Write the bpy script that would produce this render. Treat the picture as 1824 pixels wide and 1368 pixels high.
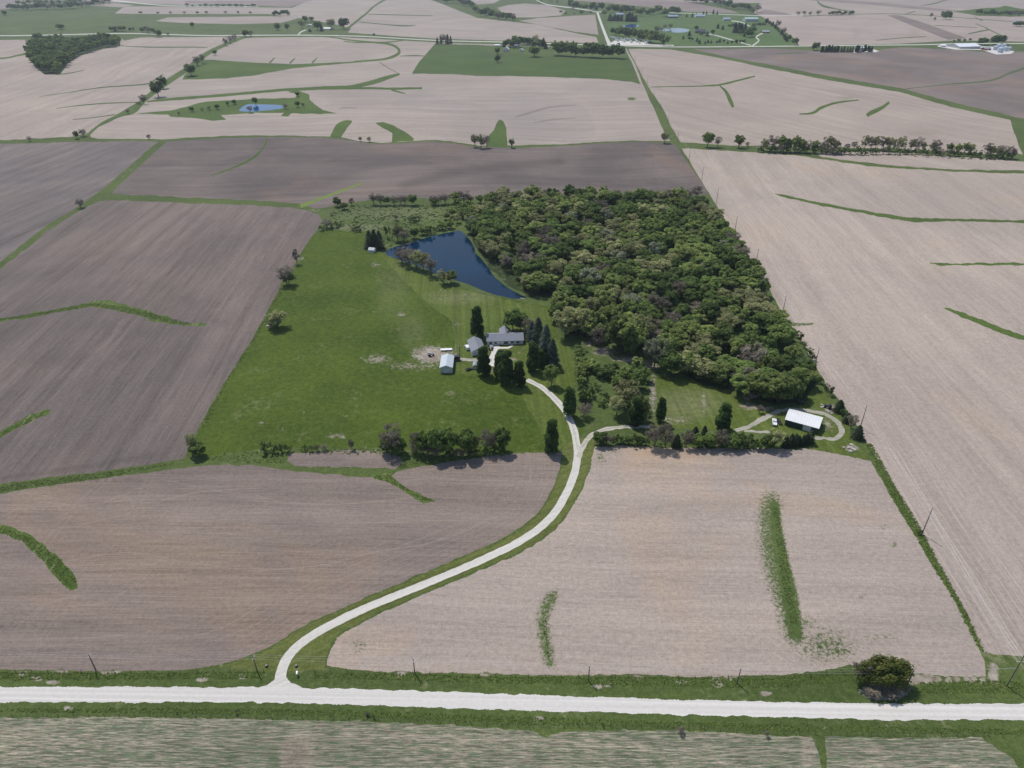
import bpy, bmesh, math, random
import numpy as np
from mathutils import Vector, Matrix
from mathutils.geometry import delaunay_2d_cdt

for o in list(bpy.data.objects): bpy.data.objects.remove(o)
SC = bpy.context.scene
COL = SC.collection
R = math.radians
random.seed(7); rng = np.random.default_rng(7)

# ------------------------------------------------------------------ camera, sky, sun, exposure
CAM_H = 190.0; PITCH = R(31.5); F = 1266.0        # focal length in pixels of the 1824 px wide photograph
cam = bpy.data.cameras.new('camera'); camo = bpy.data.objects.new('camera', cam); COL.objects.link(camo)
camo.location = (0, 0, CAM_H); camo.rotation_euler = (math.pi/2-PITCH, 0, 0)
cam.sensor_width = 36; cam.lens = 36*F/1824; cam.clip_start = 1; cam.clip_end = 60000
SC.camera = camo
SUN_EL, SUN_AZ = R(59), R(124)                    # azimuth counter-clockwise from +X
sd = Vector((math.cos(SUN_AZ)*math.cos(SUN_EL), math.sin(SUN_AZ)*math.cos(SUN_EL), math.sin(SUN_EL)))
w = bpy.data.worlds.new("World"); SC.world = w; w.use_nodes = True
nt = w.node_tree; bg = nt.nodes['Background']
sky = nt.nodes.new('ShaderNodeTexSky'); sky.sky_type = 'NISHITA'; sky.sun_disc = False
sky.sun_elevation = SUN_EL; sky.sun_rotation = math.pi/2-SUN_AZ
sky.air_density = 1.0; sky.dust_density = 1.0
nt.links.new(sky.outputs[0], bg.inputs[0]); bg.inputs[1].default_value = 0.125
sl = bpy.data.lights.new('sun', 'SUN'); sl.energy = 3.35; sl.angle = R(0.55); sl.color = (1, 0.955, 0.90)
so = bpy.data.objects.new('sun', sl); COL.objects.link(so); so.rotation_euler = sd.to_track_quat('Z', 'Y').to_euler()
so.location = (0, 0, 400)
SC.view_settings.view_transform = 'Standard'; SC.view_settings.look = 'None'
HAZE = 0.00006
SC.view_settings.exposure = 0.0; SC.view_settings.gamma = 1.0

# ------------------------------------------------------------------ terrain height and pixel <-> ground
cp, sp = math.cos(PITCH), math.sin(PITCH)
FLAT = [(-52, 505, 110, .6), (-360, 1015, 90, 0), (560, 2330, 220, 0), (-50, 330, 60, .3)]
def sstep(a, b, x):
    t = np.clip((x-a)/(b-a), 0, 1); return t*t*(3-2*t)
def hraw(x, y):
    d = np.hypot(x, y)
    A = 1.0+4.6*sstep(400, 1500, d)-1.5*sstep(2200, 4000, d)
    A = A*sstep(150, 320, d)
    s = (np.sin(x/118+1.3+.6*np.sin(y/240))*np.cos(y/137+.4)+.8*np.sin(x/211-y/173+2.1)+.45*np.sin(x/67+y/91))/2.0
    return A*s
def hgt(x, y):
    x = np.asarray(x, float); y = np.asarray(y, float)
    h = hraw(x, y)
    for fx, fy, r, z in FLAT:
        k = sstep(r, 2.4*r, np.hypot(x-fx, y-fy)); h = h*k+z*(1-k)
    return h
def ground(P):
    """photo pixels (N,2) -> points on the terrain (N,3)"""
    P = np.asarray(P, float).reshape(-1, 2)
    u = (P[:, 0]-912)/F; v = (684-P[:, 1])/F
    dx = u; dy = cp+v*sp; dz = -sp+v*cp
    lo = (CAM_H-12)/-dz; hi = (CAM_H+12)/-dz
    for _ in range(34):
        m = (lo+hi)/2; g = CAM_H+dz*m-hgt(dx*m, dy*m)
        lo = np.where(g > 0, m, lo); hi = np.where(g > 0, hi, m)
    m = (lo+hi)/2
    return np.stack([dx*m, dy*m, CAM_H+dz*m], 1)
def G(x, y):
    p = ground([(x, y)])[0]; return Vector(p)
def project(W):
    W = np.asarray(W, float); z = W[:, 2]-CAM_H
    d = W[:, 1]*cp-z*sp; v = W[:, 1]*sp+z*cp
    d = np.where(d < 1, 1, d)
    return np.stack([912+F*W[:, 0]/d, 684-F*v/d], 1)
def ppm(p):
    """photo pixels per metre at a ground point"""
    return F/(p.y*cp-(p.z-CAM_H)*sp)
def hm(p, px):
    """height in metres of something standing at p that is px pixels tall in the photo"""
    lo, hi = 0.0, 60.0
    y0 = project([p])[0, 1]
    for _ in range(30):
        m = (lo+hi)/2
        if y0-project([(p.x, p.y, p.z+m)])[0, 1] < px: lo = m
        else: hi = m
    return lo
def ang(a, b):
    A, B = G(*a), G(*b); return math.atan2(B.y-A.y, B.x-A.x)

# ------------------------------------------------------------------ node helper
class NT:
    def __init__(s, name):
        s.m = bpy.data.materials.new(name); s.m.use_nodes = True; s.t = s.m.node_tree; s.t.nodes.clear()
        s.out = s.n('ShaderNodeOutputMaterial'); s.b = s.n('ShaderNodeBsdfPrincipled')
        s.t.links.new(s.b.outputs[0], s.out.inputs[0])
    def n(s, k): return s.t.nodes.new(k)
    def put(s, sock, v):
        if hasattr(v, 'is_output') or isinstance(v, bpy.types.NodeSocket): s.t.links.new(v, sock)
        else: sock.default_value = v
    def math(s, op, a, b=0.0, clamp=False):
        n = s.n('ShaderNodeMath'); n.operation = op; n.use_clamp = clamp; s.put(n.inputs[0], a); s.put(n.inputs[1], b); return n.outputs[0]
    def noise(s, vec, scale, detail=3, rough=.55, dist=0):
        n = s.n('ShaderNodeTexNoise'); s.put(n.inputs['Vector'], vec); n.inputs['Scale'].default_value = scale
        n.inputs['Detail'].default_value = detail; n.inputs['Roughness'].default_value = rough; n.inputs['Distortion'].default_value = dist
        return n.outputs['Fac']
    def ramp(s, v, a, b, smooth=True):
        n = s.n('ShaderNodeMapRange'); n.clamp = True
        if smooth: n.interpolation_type = 'SMOOTHSTEP'
        s.put(n.inputs['Value'], v); n.inputs['From Min'].default_value = a; n.inputs['From Max'].default_value = b
        return n.outputs[0]
    def lin(s, v, a, b, c, d):
        n = s.n('ShaderNodeMapRange'); n.clamp = True; s.put(n.inputs['Value'], v)
        n.inputs['From Min'].default_value = a; n.inputs['From Max'].default_value = b
        n.inputs['To Min'].default_value = c; n.inputs['To Max'].default_value = d; return n.outputs[0]
    def mix(s, f, a, b):
        n = s.n('ShaderNodeMix'); n.data_type = 'RGBA'; s.put(n.inputs[0], f)
        s.put(n.inputs[6], a if not isinstance(a, tuple) else (*a, 1)); s.put(n.inputs[7], b if not isinstance(b, tuple) else (*b, 1)); return n.outputs[2]
    def scale(s, col, f):
        n = s.n('ShaderNodeVectorMath'); n.operation = 'SCALE'; s.put(n.inputs[0], col); s.put(n.inputs[3], f); return n.outputs[0]
    def pos(s):
        return s.n('ShaderNodeNewGeometry').outputs['Position']
    def attr(s, name):
        n = s.n('ShaderNodeAttribute'); n.attribute_name = name; sx = s.n('ShaderNodeSeparateColor')
        s.t.links.new(n.outputs['Color'], sx.inputs[0]); return sx.outputs
    def rows(s, pos, a, sx, sy, warp=0.0, wscale=.004):
        """position turned so rows run along x, then squashed: long along the row, fine across it"""
        r = s.n('ShaderNodeVectorRotate'); r.rotation_type = 'Z_AXIS'; s.put(r.inputs['Vector'], pos); r.inputs['Angle'].default_value = -a
        v = r.outputs[0]
        if warp:
            nz = s.noise(pos, wscale, 1, .4); k = s.math('MULTIPLY', s.math('SUBTRACT', nz, .5), warp)
            cb = s.n('ShaderNodeCombineXYZ'); s.put(cb.inputs[1], k)
            ad = s.n('ShaderNodeVectorMath'); ad.operation = 'ADD'; s.put(ad.inputs[0], v); s.put(ad.inputs[1], cb.outputs[0]); v = ad.outputs[0]
        m = s.n('ShaderNodeVectorMath'); m.operation = 'MULTIPLY'; s.put(m.inputs[0], v); m.inputs[1].default_value = (sx, sy, 0); return m.outputs[0]
    def fin(s, col, rough=.9, spec=.15):
        s.put(s.b.inputs['Base Color'], col); s.put(s.b.inputs['Roughness'], rough); s.b.inputs['Specular IOR Level'].default_value = spec
        return s.m
    def bump(s, h, strength, dist):
        n = s.n('ShaderNodeBump'); s.put(n.inputs['Height'], h); n.inputs['Strength'].default_value = strength; n.inputs['Distance'].default_value = dist
        s.t.links.new(n.outputs[0], s.b.inputs['Normal'])

GR_D, GR_L, STRAW = (.050, .080, .020), (.115, .155, .045), (.29, .27, .17)
def grass_col(t, pos, dark=GR_D, light=GR_L, dry=.2, big=.012, dryattr=None):
    n1 = t.noise(pos, .35, 9, .72); n2 = t.noise(pos, big, 4, .6); n3 = t.noise(pos, .045, 5, .65, .6)
    f = t.math('ADD', t.math('MULTIPLY', n1, .75), t.math('MULTIPLY', n2, .55))
    c = t.mix(t.ramp(f, .46, .84, False), dark, light)
    c = t.scale(c, t.lin(t.noise(pos, 1.1, 4, .75), .32, .68, .72, 1.26))
    d = t.ramp(t.math('ADD', n3, t.math('MULTIPLY', t.math('SUBTRACT', n1, .5), .9)), .60, .86)
    d = t.math('MULTIPLY', d, dry*2.2, True)
    if dryattr is not None: d = t.math('MAXIMUM', d, t.math('MULTIPLY', dryattr, t.ramp(n1, .25, .6)))
    return t.mix(d, c, STRAW)
def soil(name, A, B, C, a, k=.35, warp=20, green=None, fine=1.0, orange=.35, wscale=.004, sxm=1.0, patch=.006, mul=1.0):
    A, B, C = [(x*mul, y*.955*mul, z*.905*mul) for x, y, z in (A, B, C)]
    t = NT(name); pos = t.pos(); at = t.attr('mk')
    b1 = t.noise(pos, patch, 5, .6, .5); b2 = t.noise(pos, .0093, 4, .55, .8)
    n2 = t.n('ShaderNodeVectorMath'); n2.operation = 'ADD'; t.put(n2.inputs[0], pos); n2.inputs[1].default_value = (531, 97, 3)
    b3 = t.noise(n2.outputs[0], .008, 4, .6, .8)
    c = t.mix(t.ramp(b1, .36, .66), A, B)
    c = t.mix(t.math('MULTIPLY', t.ramp(b3, .50, .72), orange, True), c, C)
    s1 = t.noise(t.rows(pos, a, .010*sxm, .42, warp, wscale), 1, 4, .7)
    s2 = t.noise(t.rows(pos, a, .0035*sxm, .075, warp, wscale), 1, 4, .65)
    s3 = t.noise(t.rows(pos, a, .05*sxm, 1.9, warp, wscale), 1, 2, .6)
    s = t.math('ADD', t.math('ADD', t.math('MULTIPLY', t.math('SUBTRACT', s1, .5), .55), t.math('MULTIPLY', t.math('SUBTRACT', s2, .5), .85)),
               t.math('MULTIPLY', t.math('SUBTRACT', s3, .5), .75))
    g = t.math('ADD', t.math('SUBTRACT', t.noise(pos, .55, 9, .85), .5), t.math('MULTIPLY', t.math('SUBTRACT', t.noise(pos, 1.3, 3, .7), .5), .45))
    f = t.math('ADD', t.math('ADD', 1.0, t.math('MULTIPLY', s, k*2.0)), t.math('MULTIPLY', g, 1.25*fine))
    c = t.scale(c, f)
    c = t.mix(t.math('MULTIPLY', at[1], t.ramp(s3, .3, .5)), c, tuple(min(1, v*1.38) for v in B))
    c = t.mix(t.math('MULTIPLY', at[2], .6 if green is None else .3), c, tuple(v*.55 for v in A))
    if green is not None:
        r1 = t.noise(t.rows(pos, a, .22, 2.3, 3, .01), 1, 3, .75); r2 = t.noise(t.rows(pos, a, .012, .2, 3, .01), 1, 4, .7)
        gm = t.math('ADD', t.math('MULTIPLY', t.math('SUBTRACT', r1, .5), 5.0), t.math('ADD', t.math('MULTIPLY', t.math('SUBTRACT', r2, .5), 1.5), t.math('MULTIPLY', g, 2.0)))
        gm = t.ramp(t.math('ADD', gm, t.math('MULTIPLY', at[2], -1.2)), -.50, .42); c = t.mix(t.math('MULTIPLY', gm, .85), c, green)
        c = t.scale(c, t.lin(t.noise(t.rows(pos, a, .12, 2.0, 3, .01), 1, 3, .75), .36, .64, .60, 1.38))
    gr = grass_col(t, pos, (.038, .070, .016), (.115, .150, .045), dry=.55)
    nm = t.noise(pos, .8, 8, .8)
    m = t.ramp(t.math('ADD', at[0], t.math('MULTIPLY', t.math('SUBTRACT', nm, .5), 3.4)), .30, .85)
    m = t.math('MULTIPLY', m, t.math('GREATER_THAN', at[0], .02))
    c = t.mix(m, c, gr)
    t.bump(t.math('ADD', s3, t.math('MULTIPLY', nm, .6)), .5, .12)
    return t.fin(c)
def grass(name, dark=GR_D, light=GR_L, dry=.2, stripe=None, big=.012, stripe2=None):
    t = NT(name); pos = t.pos(); at = t.attr('mk')
    c = grass_col(t, pos, dark, light, dry, big, dryattr=at[2])
    if stripe is not None:
        s = t.noise(t.rows(pos, stripe, .006, .42, 8), 1, 3, .6); c = t.scale(c, t.lin(s, .25, .75, .72, 1.3))
    nm = t.noise(pos, .45, 8, .75)
    if stripe2 is not None: c = t.mix(t.math('MULTIPLY', t.ramp(t.noise(t.rows(pos, stripe2, .02, .55, 3), 1, 3, .6), .50, .66), .5), c, (.23, .25, .11))
    m = t.ramp(t.math('ADD', at[0], t.math('MULTIPLY', t.math('SUBTRACT', nm, .5), 2.4)), .28, .80)
    m = t.math('MULTIPLY', m, t.math('GREATER_THAN', at[0], .02))
    dirt = t.mix(t.ramp(t.noise(pos, .25, 6, .7), .3, .7), (.22, .175, .135), (.40, .36, .30))
    c = t.mix(m, c, dirt)
    c = t.mix(t.math('MULTIPLY', at[1], t.ramp(nm, .3, .6)), c, (.20, .21, .07))
    t.bump(nm, .8, .5)
    return t.fin(c)
def gravel(name, A, B, a=0, w1=0):
    t = NT(name); pos = t.pos(); at = t.attr('mk')
    n = t.noise(pos, .8, 8, .7); s = t.noise(t.rows(pos, a, .006, 1.0, w1), 1, 3, .6)
    f = t.math('ADD', t.math('MULTIPLY', n, .5), t.math('MULTIPLY', s, .7))
    c = t.mix(t.ramp(f, .35, .85), A, B); c = t.mix(t.math('MULTIPLY', at[0], .8), c, (.12, .13, .06)); return t.fin(c)

# ------------------------------------------------------------------ ground zones, drawn over one another (later wins)
def catmull(P, step=3.5, closed=False):
    P = np.asarray(P, float); n = len(P); out = []
    rngi = range(n) if closed else range(n-1)
    for i in rngi:
        p1, p2 = P[i], P[(i+1) % n]
        p0 = P[i-1] if (i > 0 or closed) else p1*2-p2
        p3 = P[(i+2) % n] if (i+2 < n or closed) else p2*2-p1
        k = max(2, int(np.hypot(*(p2-p1)[:2])/step)+1)
        for j in range(k):
            t = j/k; out.append(.5*((2*p1)+(-p0+p2)*t+(2*p0-5*p1+4*p2-p3)*t*t+(-p0+3*p1-3*p2+p3)*t**3))
    if not closed: out.append(P[-1])
    return np.array(out)
def resample(P, step):
    P = np.asarray(P, float); out = []
    for i in range(len(P)):
        a, b = P[i], P[(i+1) % len(P)]
        L = np.hypot(*(b-a)); inside = -60 < min(a[0], b[0]) or max(a[0], b[0]) < 1884
        k = max(1, int(min(L/step, 400)))
        for j in range(k): out.append(a+(b-a)*j/k)
    return np.array(out)
def rough(P, amp):
    n = len(P); r = rng.normal(size=n)
    r = r*.6+np.convolve(np.concatenate([r[-2:], r, r[:2]]), np.ones(5)/2.2, 'same')[2:-2]*.8
    d = np.roll(P, -1, 0)-np.roll(P, 1, 0); L = np.hypot(d[:, 0], d[:, 1])+1e-9
    nrm = np.stack([-d[:, 1]/L, d[:, 0]/L], 1)
    k = np.clip((P[:, 1]+30)/500, .25, 1)
    return P+nrm*(r*amp*k)[:, None]
ZONES = []      # (object name, material key, polygon px)
def zone(name, mat, P, amp=.55, smooth=False, step=3.2):
    P = catmull(P, step, True) if smooth else resample(P, step)
    if amp: P = rough(P, amp)
    ZONES.append((name, mat, P))
def ribbon(name, mat, P, amp=.35, step=3.0):
    """P: (x, y, width) in photo pixels"""
    C = catmull(P, step); xy = C[:, :2]; wd = np.maximum(C[:, 2], .6)
    d = np.gradient(xy, axis=0); L = np.hypot(d[:, 0], d[:, 1])+1e-9; nrm = np.stack([-d[:, 1]/L, d[:, 0]/L], 1)
    a = xy+nrm*wd[:, None]/2; b = xy-nrm*wd[:, None]/2
    ZONES.append((name, mat, rough(np.concatenate([a, b[::-1]]), amp)))
def ribbon_m(name, mat, P, width, amp=.2, step=2.5):
    """centre line in pixels, width in metres on the ground"""
    C = catmull(P, step); Wd = ground(C[:, :2]); xy = Wd[:, :2]
    d = np.gradient(xy, axis=0); L = np.hypot(d[:, 0], d[:, 1])+1e-9; nrm = np.stack([-d[:, 1]/L, d[:, 0]/L], 1)
    wd = C[:, 2:3]*width if C.shape[1] > 2 else width
    a = xy+nrm*wd/2; b = xy-nrm*wd/2; W2 = np.concatenate([a, b[::-1]])
    W3 = np.column_stack([W2, hgt(W2[:, 0], W2[:, 1])]); ZONES.append((name, mat, rough(project(W3), amp)))
SOFT = []       # (channel, 'line'|'ell', data, strength)
def soft(ch, P, st=1.0): SOFT.append((ch, 'line', catmull(P, 4), st))
def spot(ch, x, y, rx, ry, st=1.0): SOFT.append((ch, 'ell', (x, y, rx, ry), st))

Z = zone
Z('grassland', 'wild', [(-1500, -12), (3300, -12), (3300, 1750), (-1500, 1750)], 0, step=40)
# --- far fields above the far road
Z('field', 'tan_far', [(-1500, -40), (0, -38), (900, -40), (2000, -38), (3300, -38), (3300, 30), (1900, 22), (1500, 8), (1200, 3), (900, -2), (600, 2), (330, 9), (200, 4), (100, 0), (0, 12), (-1500, 14)], .2, step=12)
Z('field', 'dark_far', [(-300, -8), (60, -6), (95, 0), (70, 10), (0, 17), (-300, 20)], .2)
Z('field', 'dark_far', [(330, 2), (455, 1), (565, 0), (540, 5), (515, 13), (420, 8), (330, 6)], .2)
Z('field', 'tan_far', [(160, 10), (200, 5), (240, 9), (215, 13)], .2)
Z('field', 'tan_far', [(204, 24), (222, 11), (330, 12), (460, 13), (520, 14), (500, 25), (300, 25)], .2)
Z('field', 'tan_far', [(277, 37.5), (298, 31), (460, 29), (520, 29), (530, 33), (500, 41), (420, 43), (330, 41)], .2)
Z('field', 'tan_m', [(460, 14), (520, 14), (540, 5), (570, -3), (760, -3), (790, 8), (820, 20), (850, 32), (915, 39), (960, 44), (1020, 58), (1062, 66), (1066, 77), (915, 73), (780, 69), (700, 64), (620, 58), (625, 50), (600, 44), (560, 36), (470, 24)], .3)
ribbon('grass_strip', 'gstrip', [(620, 50, 4), (650, 26, 3.5), (668, 10, 3), (690, -3, 3)])
ribbon('grass_strip', 'gdark', [(655, 25, 1.2), (700, 26.5, 1.4), (770, 28, 1)], .1)
ribbon('grass_strip', 'gdark', [(640, 39, 1.5), (690, 44, 1.8), (725, 46, 2.4), (740, 44.5, 1.2)], .1)
Z('field', 'tan_far', [(885, 14), (905, 9), (935, 6), (975, 9), (1007, 19), (1000, 27), (960, 31), (905, 31)], .2)
Z('field', 'tan_far', [(925, 37), (960, 32), (1060, 26), (1066, 62), (1020, 56), (960, 44)], .3)
Z('field', 'tan_far', [(835, -2), (900, -6), (880, 6), (850, 8)], .2)
Z('field', 'dark_far', [(1010, 0), (1140, -3), (1230, 4), (1300, 18), (1325, 26), (1250, 24), (1190, 16), (1090, 6)], .2)
Z('grassland', 'gyard', [(1078, 22), (1200, 20), (1330, 24), (1364, 34), (1395, 60), (1418, 82), (1350, 83), (1200, 81), (1095, 78), (1085, 60)], .3)
Z('field', 'tan_r', [(1340, 20), (1364, -4), (1500, -4), (1620, 10), (1900, 26), (3000, 40), (3000, 72), (1824, 74), (1700, 72), (1600, 78), (1424, 81), (1412, 66), (1375, 40)], .3)
Z('field', 'dark_far', [(1455, -2), (1540, 2), (1640, 12), (1740, 22), (1824, 26), (1824, 29), (1720, 25), (1630, 16), (1530, 7), (1440, 1)], .2)
Z('field', 'dark_far', [(1364, 17), (1400, 23), (1412, 27), (1340, 25)], .2)
Z('field', 'brown_r', [(1580, 27), (1602, 27), (1650, 42), (1722, 68), (1690, 71), (1640, 52)], .2)
Z('grassland', 'gstrip', [(1820, 16), (1790, 10), (1780, 13), (1760, 14), (1700, 20), (1740, 28), (1900, 30), (1900, 20)], .2)
for P in ([(1454, 0, 1), (1465, 10, 4), (1490, 16, 2), (1520, 21, 1.5)], [(1640, 10, 1), (1665, 6, 2), (1690, -2, 1.5)],
          [(1610, 26, 1), (1630, 20, 2)], [(1725, 60, 2), (1750, 55, 2.5), (1760, 52, 2), (1738, 42, 1)], [(1560, 72, 1), (1600, 68, 1.5), (1650, 65, 1)],
          [(1665, 45, 1), (1740, 49, 1)], [(1430, 29, 1), (1500, 26, 1), (1600, 25, 1), (1700, 31, 1), (1824, 40, 1)], [(1760, 52, 2), (1790, 66, 1.5)], [(1735, 30, 1), (1750, 37, 2)]):
    ribbon('grass_strip', 'gdark', P, .15)
# --- left of the drainage line, middle fields, right fields
Z('field', 'tan_l', [(-1500, 265), (0, 250), (60, 247), (130, 243), (154, 238), (180, 218), (205, 206), (235, 188), (252, 178), (283, 150), (330, 120), (358, 98), (400, 76), (428, 66), (300, 66), (250, 67), (222, 72), (214, 68), (58, 68), (50, 71), (0, 71), (-1500, 74)])
ribbon('grass_strip', 'gstrip', [(-100, 106, 2), (0, 104, 3), (30, 99, 3), (55, 94, 5)], .2)
for P in ([(100, 133, 1.5), (125, 130, 1.8), (150, 125, 1.2)], [(70, 172, .8), (120, 165, 1.2), (180, 156, 2), (258, 150, 2.4), (275, 143, 3), (290, 132, 1.5)],
          [(100, 193, 1), (150, 187, 1.8), (190, 184, 2), (245, 182, 1.6)], [(130, 213, 1.4), (170, 209, 1.6), (205, 204, 2)], [(215, 82, 1), (270, 84, 2), (350, 84, 2), (370, 85, 1)], [(280, 146, 1), (310, 145, 1.4)]):
    ribbon('grass_strip', 'gdark', P, .15)
Z('field', 'tan_m', [(160, 241), (168, 230), (215, 208), (245, 190), (283, 155), (330, 125), (362, 98), (434, 67), (600, 65.5), (700, 71), (780, 76), (1115, 86), (1132, 115), (1145, 150), (1163, 190), (1183, 235), (1194, 251), (1140, 250.5), (1080, 252), (1000, 257), (860, 260), (800, 251), (760, 249), (720, 252), (680, 254.5), (640, 251), (600, 243), (470, 241), (400, 242), (290, 248), (240, 247), (175, 247), (162, 245)])
Z('field', 'tan_m2', [(790, 150), (860, 158), (950, 160), (1020, 178), (1050, 205), (1060, 235), (1040, 250), (960, 254), (920, 252), (908, 228), (890, 208), (840, 205), (780, 200), (700, 190), (720, 170)], 1.2, True)
ribbon('grass_strip', 'gstrip', [(158, 240, 5), (163, 236, 3), (182, 220, 3), (215, 206, 4), (240, 197, 8), (255, 180, 8), (285, 155, 10), (310, 140, 7), (335, 122, 9), (365, 98, 8), (400, 80, 6), (440, 64, 5)])
Z('grass_strip', 'gstrip', [(328, 134), (345, 120), (356, 106), (384, 107), (432, 110), (460, 112), (520, 114), (580, 112), (640, 109), (645, 111), (580, 116), (520, 122), (455, 134), (400, 140), (325, 142)])
ribbon('grass_strip', 'gstrip', [(630, 110, 3), (680, 106, 3.5), (702, 100, 4.5), (711, 93, 5), (706, 84, 4), (690, 78, 3.5), (660, 75, 3), (620, 71, 2.5), (590, 66, 2), (560, 64, 2)])
ribbon('grass_strip', 'gstrip', [(612, 74, 1.5), (640, 75.5, 2), (690, 75, 2.4), (725, 71, 1.5)], .15)
ribbon('grass_strip', 'gdark', [(675, 110, 1), (690, 120, 1.3), (708, 130, 1)], .15)
ribbon('grass_strip', 'gdark', [(712, 100, 1), (740, 99, 2.4), (760, 100, 1.2)], .15)
for x, y in ((480, 112), (516, 113), (556, 112)): ribbon('grass_strip', 'gstrip', [(x, y, 3), (x+5, y-5, 2.6), (x+10, y-10, 1.2)], .15)
ribbon('grass_strip', 'gstrip', [(262, 181, 3), (300, 177, 5), (380, 171, 5), (460, 164, 5), (510, 160, 5), (570, 157, 6), (625, 155, 7), (665, 146, 8), (690, 138, 7), (712, 132, 4)])
ribbon('grass_strip', 'gstrip', [(600, 158, 3), (650, 157, 4), (700, 158, 4), (752, 157, 4)])
ribbon('grass_strip', 'gstrip', [(697, 160, 3), (707, 163, 3), (722, 167, 2)])
Z('grass_strip', 'gstrip', [(238, 202), (303, 197), (366, 181), (460, 176), (526, 174), (529, 168), (512, 163), (530, 161), (551, 168), (552, 178), (563, 188), (575, 196), (601, 202), (560, 203), (519, 202), (513, 207), (501, 206), (506, 201), (455, 201), (393, 205), (403, 213), (380, 215), (358, 212), (340, 210), (303, 208), (300, 204)])
Z('farm_pond', 'water_far', [(426, 197), (436, 188), (445, 185.5), (470, 186), (500, 187), (506, 190), (498, 194), (470, 197), (445, 199)], .2, True)
Z('grass_strip', 'gstrip', [(589, 245), (593, 233), (599, 222), (609, 216), (620, 214), (627, 216), (619, 228), (612, 238), (605, 247)], .5, True)
Z('grass_strip', 'gstrip', [(669, 219), (682, 217), (700, 223), (720, 234), (737, 246), (737, 251), (698, 253), (699, 237), (684, 229)], .5)
Z('grass_strip', 'gstrip', [(866, 264), (869, 243), (879, 233), (884, 220), (889, 213), (896, 215), (903, 228), (904, 264)], .6)
spot(0, 1125, 176, 9, 3.2, 1.3)
ribbon('field', 'dband', [(918, 209, 2), (940, 202, 4), (980, 191, 3.5), (1027, 187, 1.5)], .3); ribbon('field', 'dband', [(950, 219, 1.5), (985, 213, 3), (1027, 210, 1.5)], .3)
ribbon('field', 'dband', [(600, 193, 1), (615, 192, 2.5), (636, 192, 1)], .3)
Z('meadow', 'green_field', [(775, 78), (880, 81), (1113, 86), (1126, 112), (1141, 150), (1125, 146), (1080, 141), (1000, 138), (912, 135.5), (860, 135.5), (800, 132), (734, 131), (745, 112)])
Z('grass_strip', 'wild', [(868, 88), (1110, 88), (1113, 99), (1000, 101), (930, 96), (870, 100)], .4)
Z('field', 'tan_r', [(1119, 87), (1195, 88), (1280, 103), (1364, 121), (1465, 141), (1603, 164), (1692, 190), (1800, 214), (1806, 235), (1815, 260), (1822, 275), (1750, 273), (1600, 265), (1450, 261), (1300, 259), (1212, 253), (1195, 225), (1182, 195), (1152, 150), (1133, 115)])
Z('field', 'brown_r', [(1235, 88), (1364, 86), (1450, 90), (1560, 90), (1600, 84), (1700, 88), (1740, 92), (1824, 92), (3300, 90), (3300, 560), (1900, 232), (1824, 212), (1700, 183), (1605, 157), (1467, 134), (1364, 114), (1290, 100)])
ribbon('grass_strip', 'gdark', [(1600, 160, 1.5), (1680, 151, 1.5), (1760, 144, 3), (1800, 130, 4), (1830, 120, 4)], .3)
ribbon('grass_strip', 'gdark', [(1382, 96, 1), (1410, 94.5, 2), (1440, 93.5, 1)], .2)
for P in ([(1160, 155, 1.2), (1240, 153.5, 2), (1282, 151, 3), (1315, 143, 3), (1345, 136, 2.5)], [(1282, 153, 2), (1293, 163, 5), (1301, 180, 7), (1306, 191, 4)],
          [(1424, 203.5, 2), (1448, 201, 4), (1463, 192, 5), (1490, 183, 3.4), (1530, 178, 2)], [(1544, 206, 6), (1556, 199, 8), (1573, 191, 6), (1584, 182, 5)]):
    ribbon('grass_strip', 'gstrip', P)
spot(0, 1508, 174, 22, 4, .5); spot(0, 1640, 237, 40, 8, .42); spot(2, 1525, 60, 6, 14, .5); spot(2, 1630, 58, 12, 10, .4)
Z('field', 'tan_r', [(1452, 273), (1500, 270), (1560, 270), (1745, 281), (1824, 288), (2300, 312), (2300, 327), (1824, 304), (1700, 302), (1600, 296), (1520, 287), (1465, 280)])
FX = [(1214, 264), (1236, 300), (1262, 342), (1290, 388), (1326, 441), (1371, 516), (1395, 562), (1428, 607), (1473, 687), (1502, 720), (1543, 786), (1588, 856), (1633, 937), (1681, 1022), (1718, 1086), (1753, 1162)]
Z('field', 'tan_r3', FX+[(1790, 1167), (1824, 1168), (2300, 1180), (3300, 1200), (3300, 420), (2400, 335), (1824, 309), (1700, 306), (1560, 297), (1470, 285), (1420, 277), (1300, 269)])
for P in ([(1375, 344, 1.5), (1400, 350, 4), (1450, 361, 5), (1540, 378, 6), (1600, 388, 7), (1640, 392, 7), (1700, 392, 4.5), (1824, 395, 5), (1960, 400, 5)],
          [(1657, 469, 1.5), (1680, 470.5, 5), (1720, 470.5, 4), (1824, 470, 4), (1960, 470, 4)], [(1682, 549, 2), (1700, 555, 6), (1740, 571, 9), (1790, 591, 9), (1830, 604, 9), (1930, 630, 9)]):
    ribbon('grass_strip', 'gstrip', P, .5)
soft(0, [(1398, 576, 5), (1420, 578, 4), (1448, 577, 2.5)], .9)
for i in range(9):     # combine wheel lines beside the fence
    a = .7+i*1.9
    soft(1, [(1560+a*5.2+i, 800, .9), (1640+a*6.2, 940, 1.0), (1700+a*7.0, 1040, 1.2), (1765+a*7.6, 1150, 1.2)], .5 if i % 3 else .85)
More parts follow.
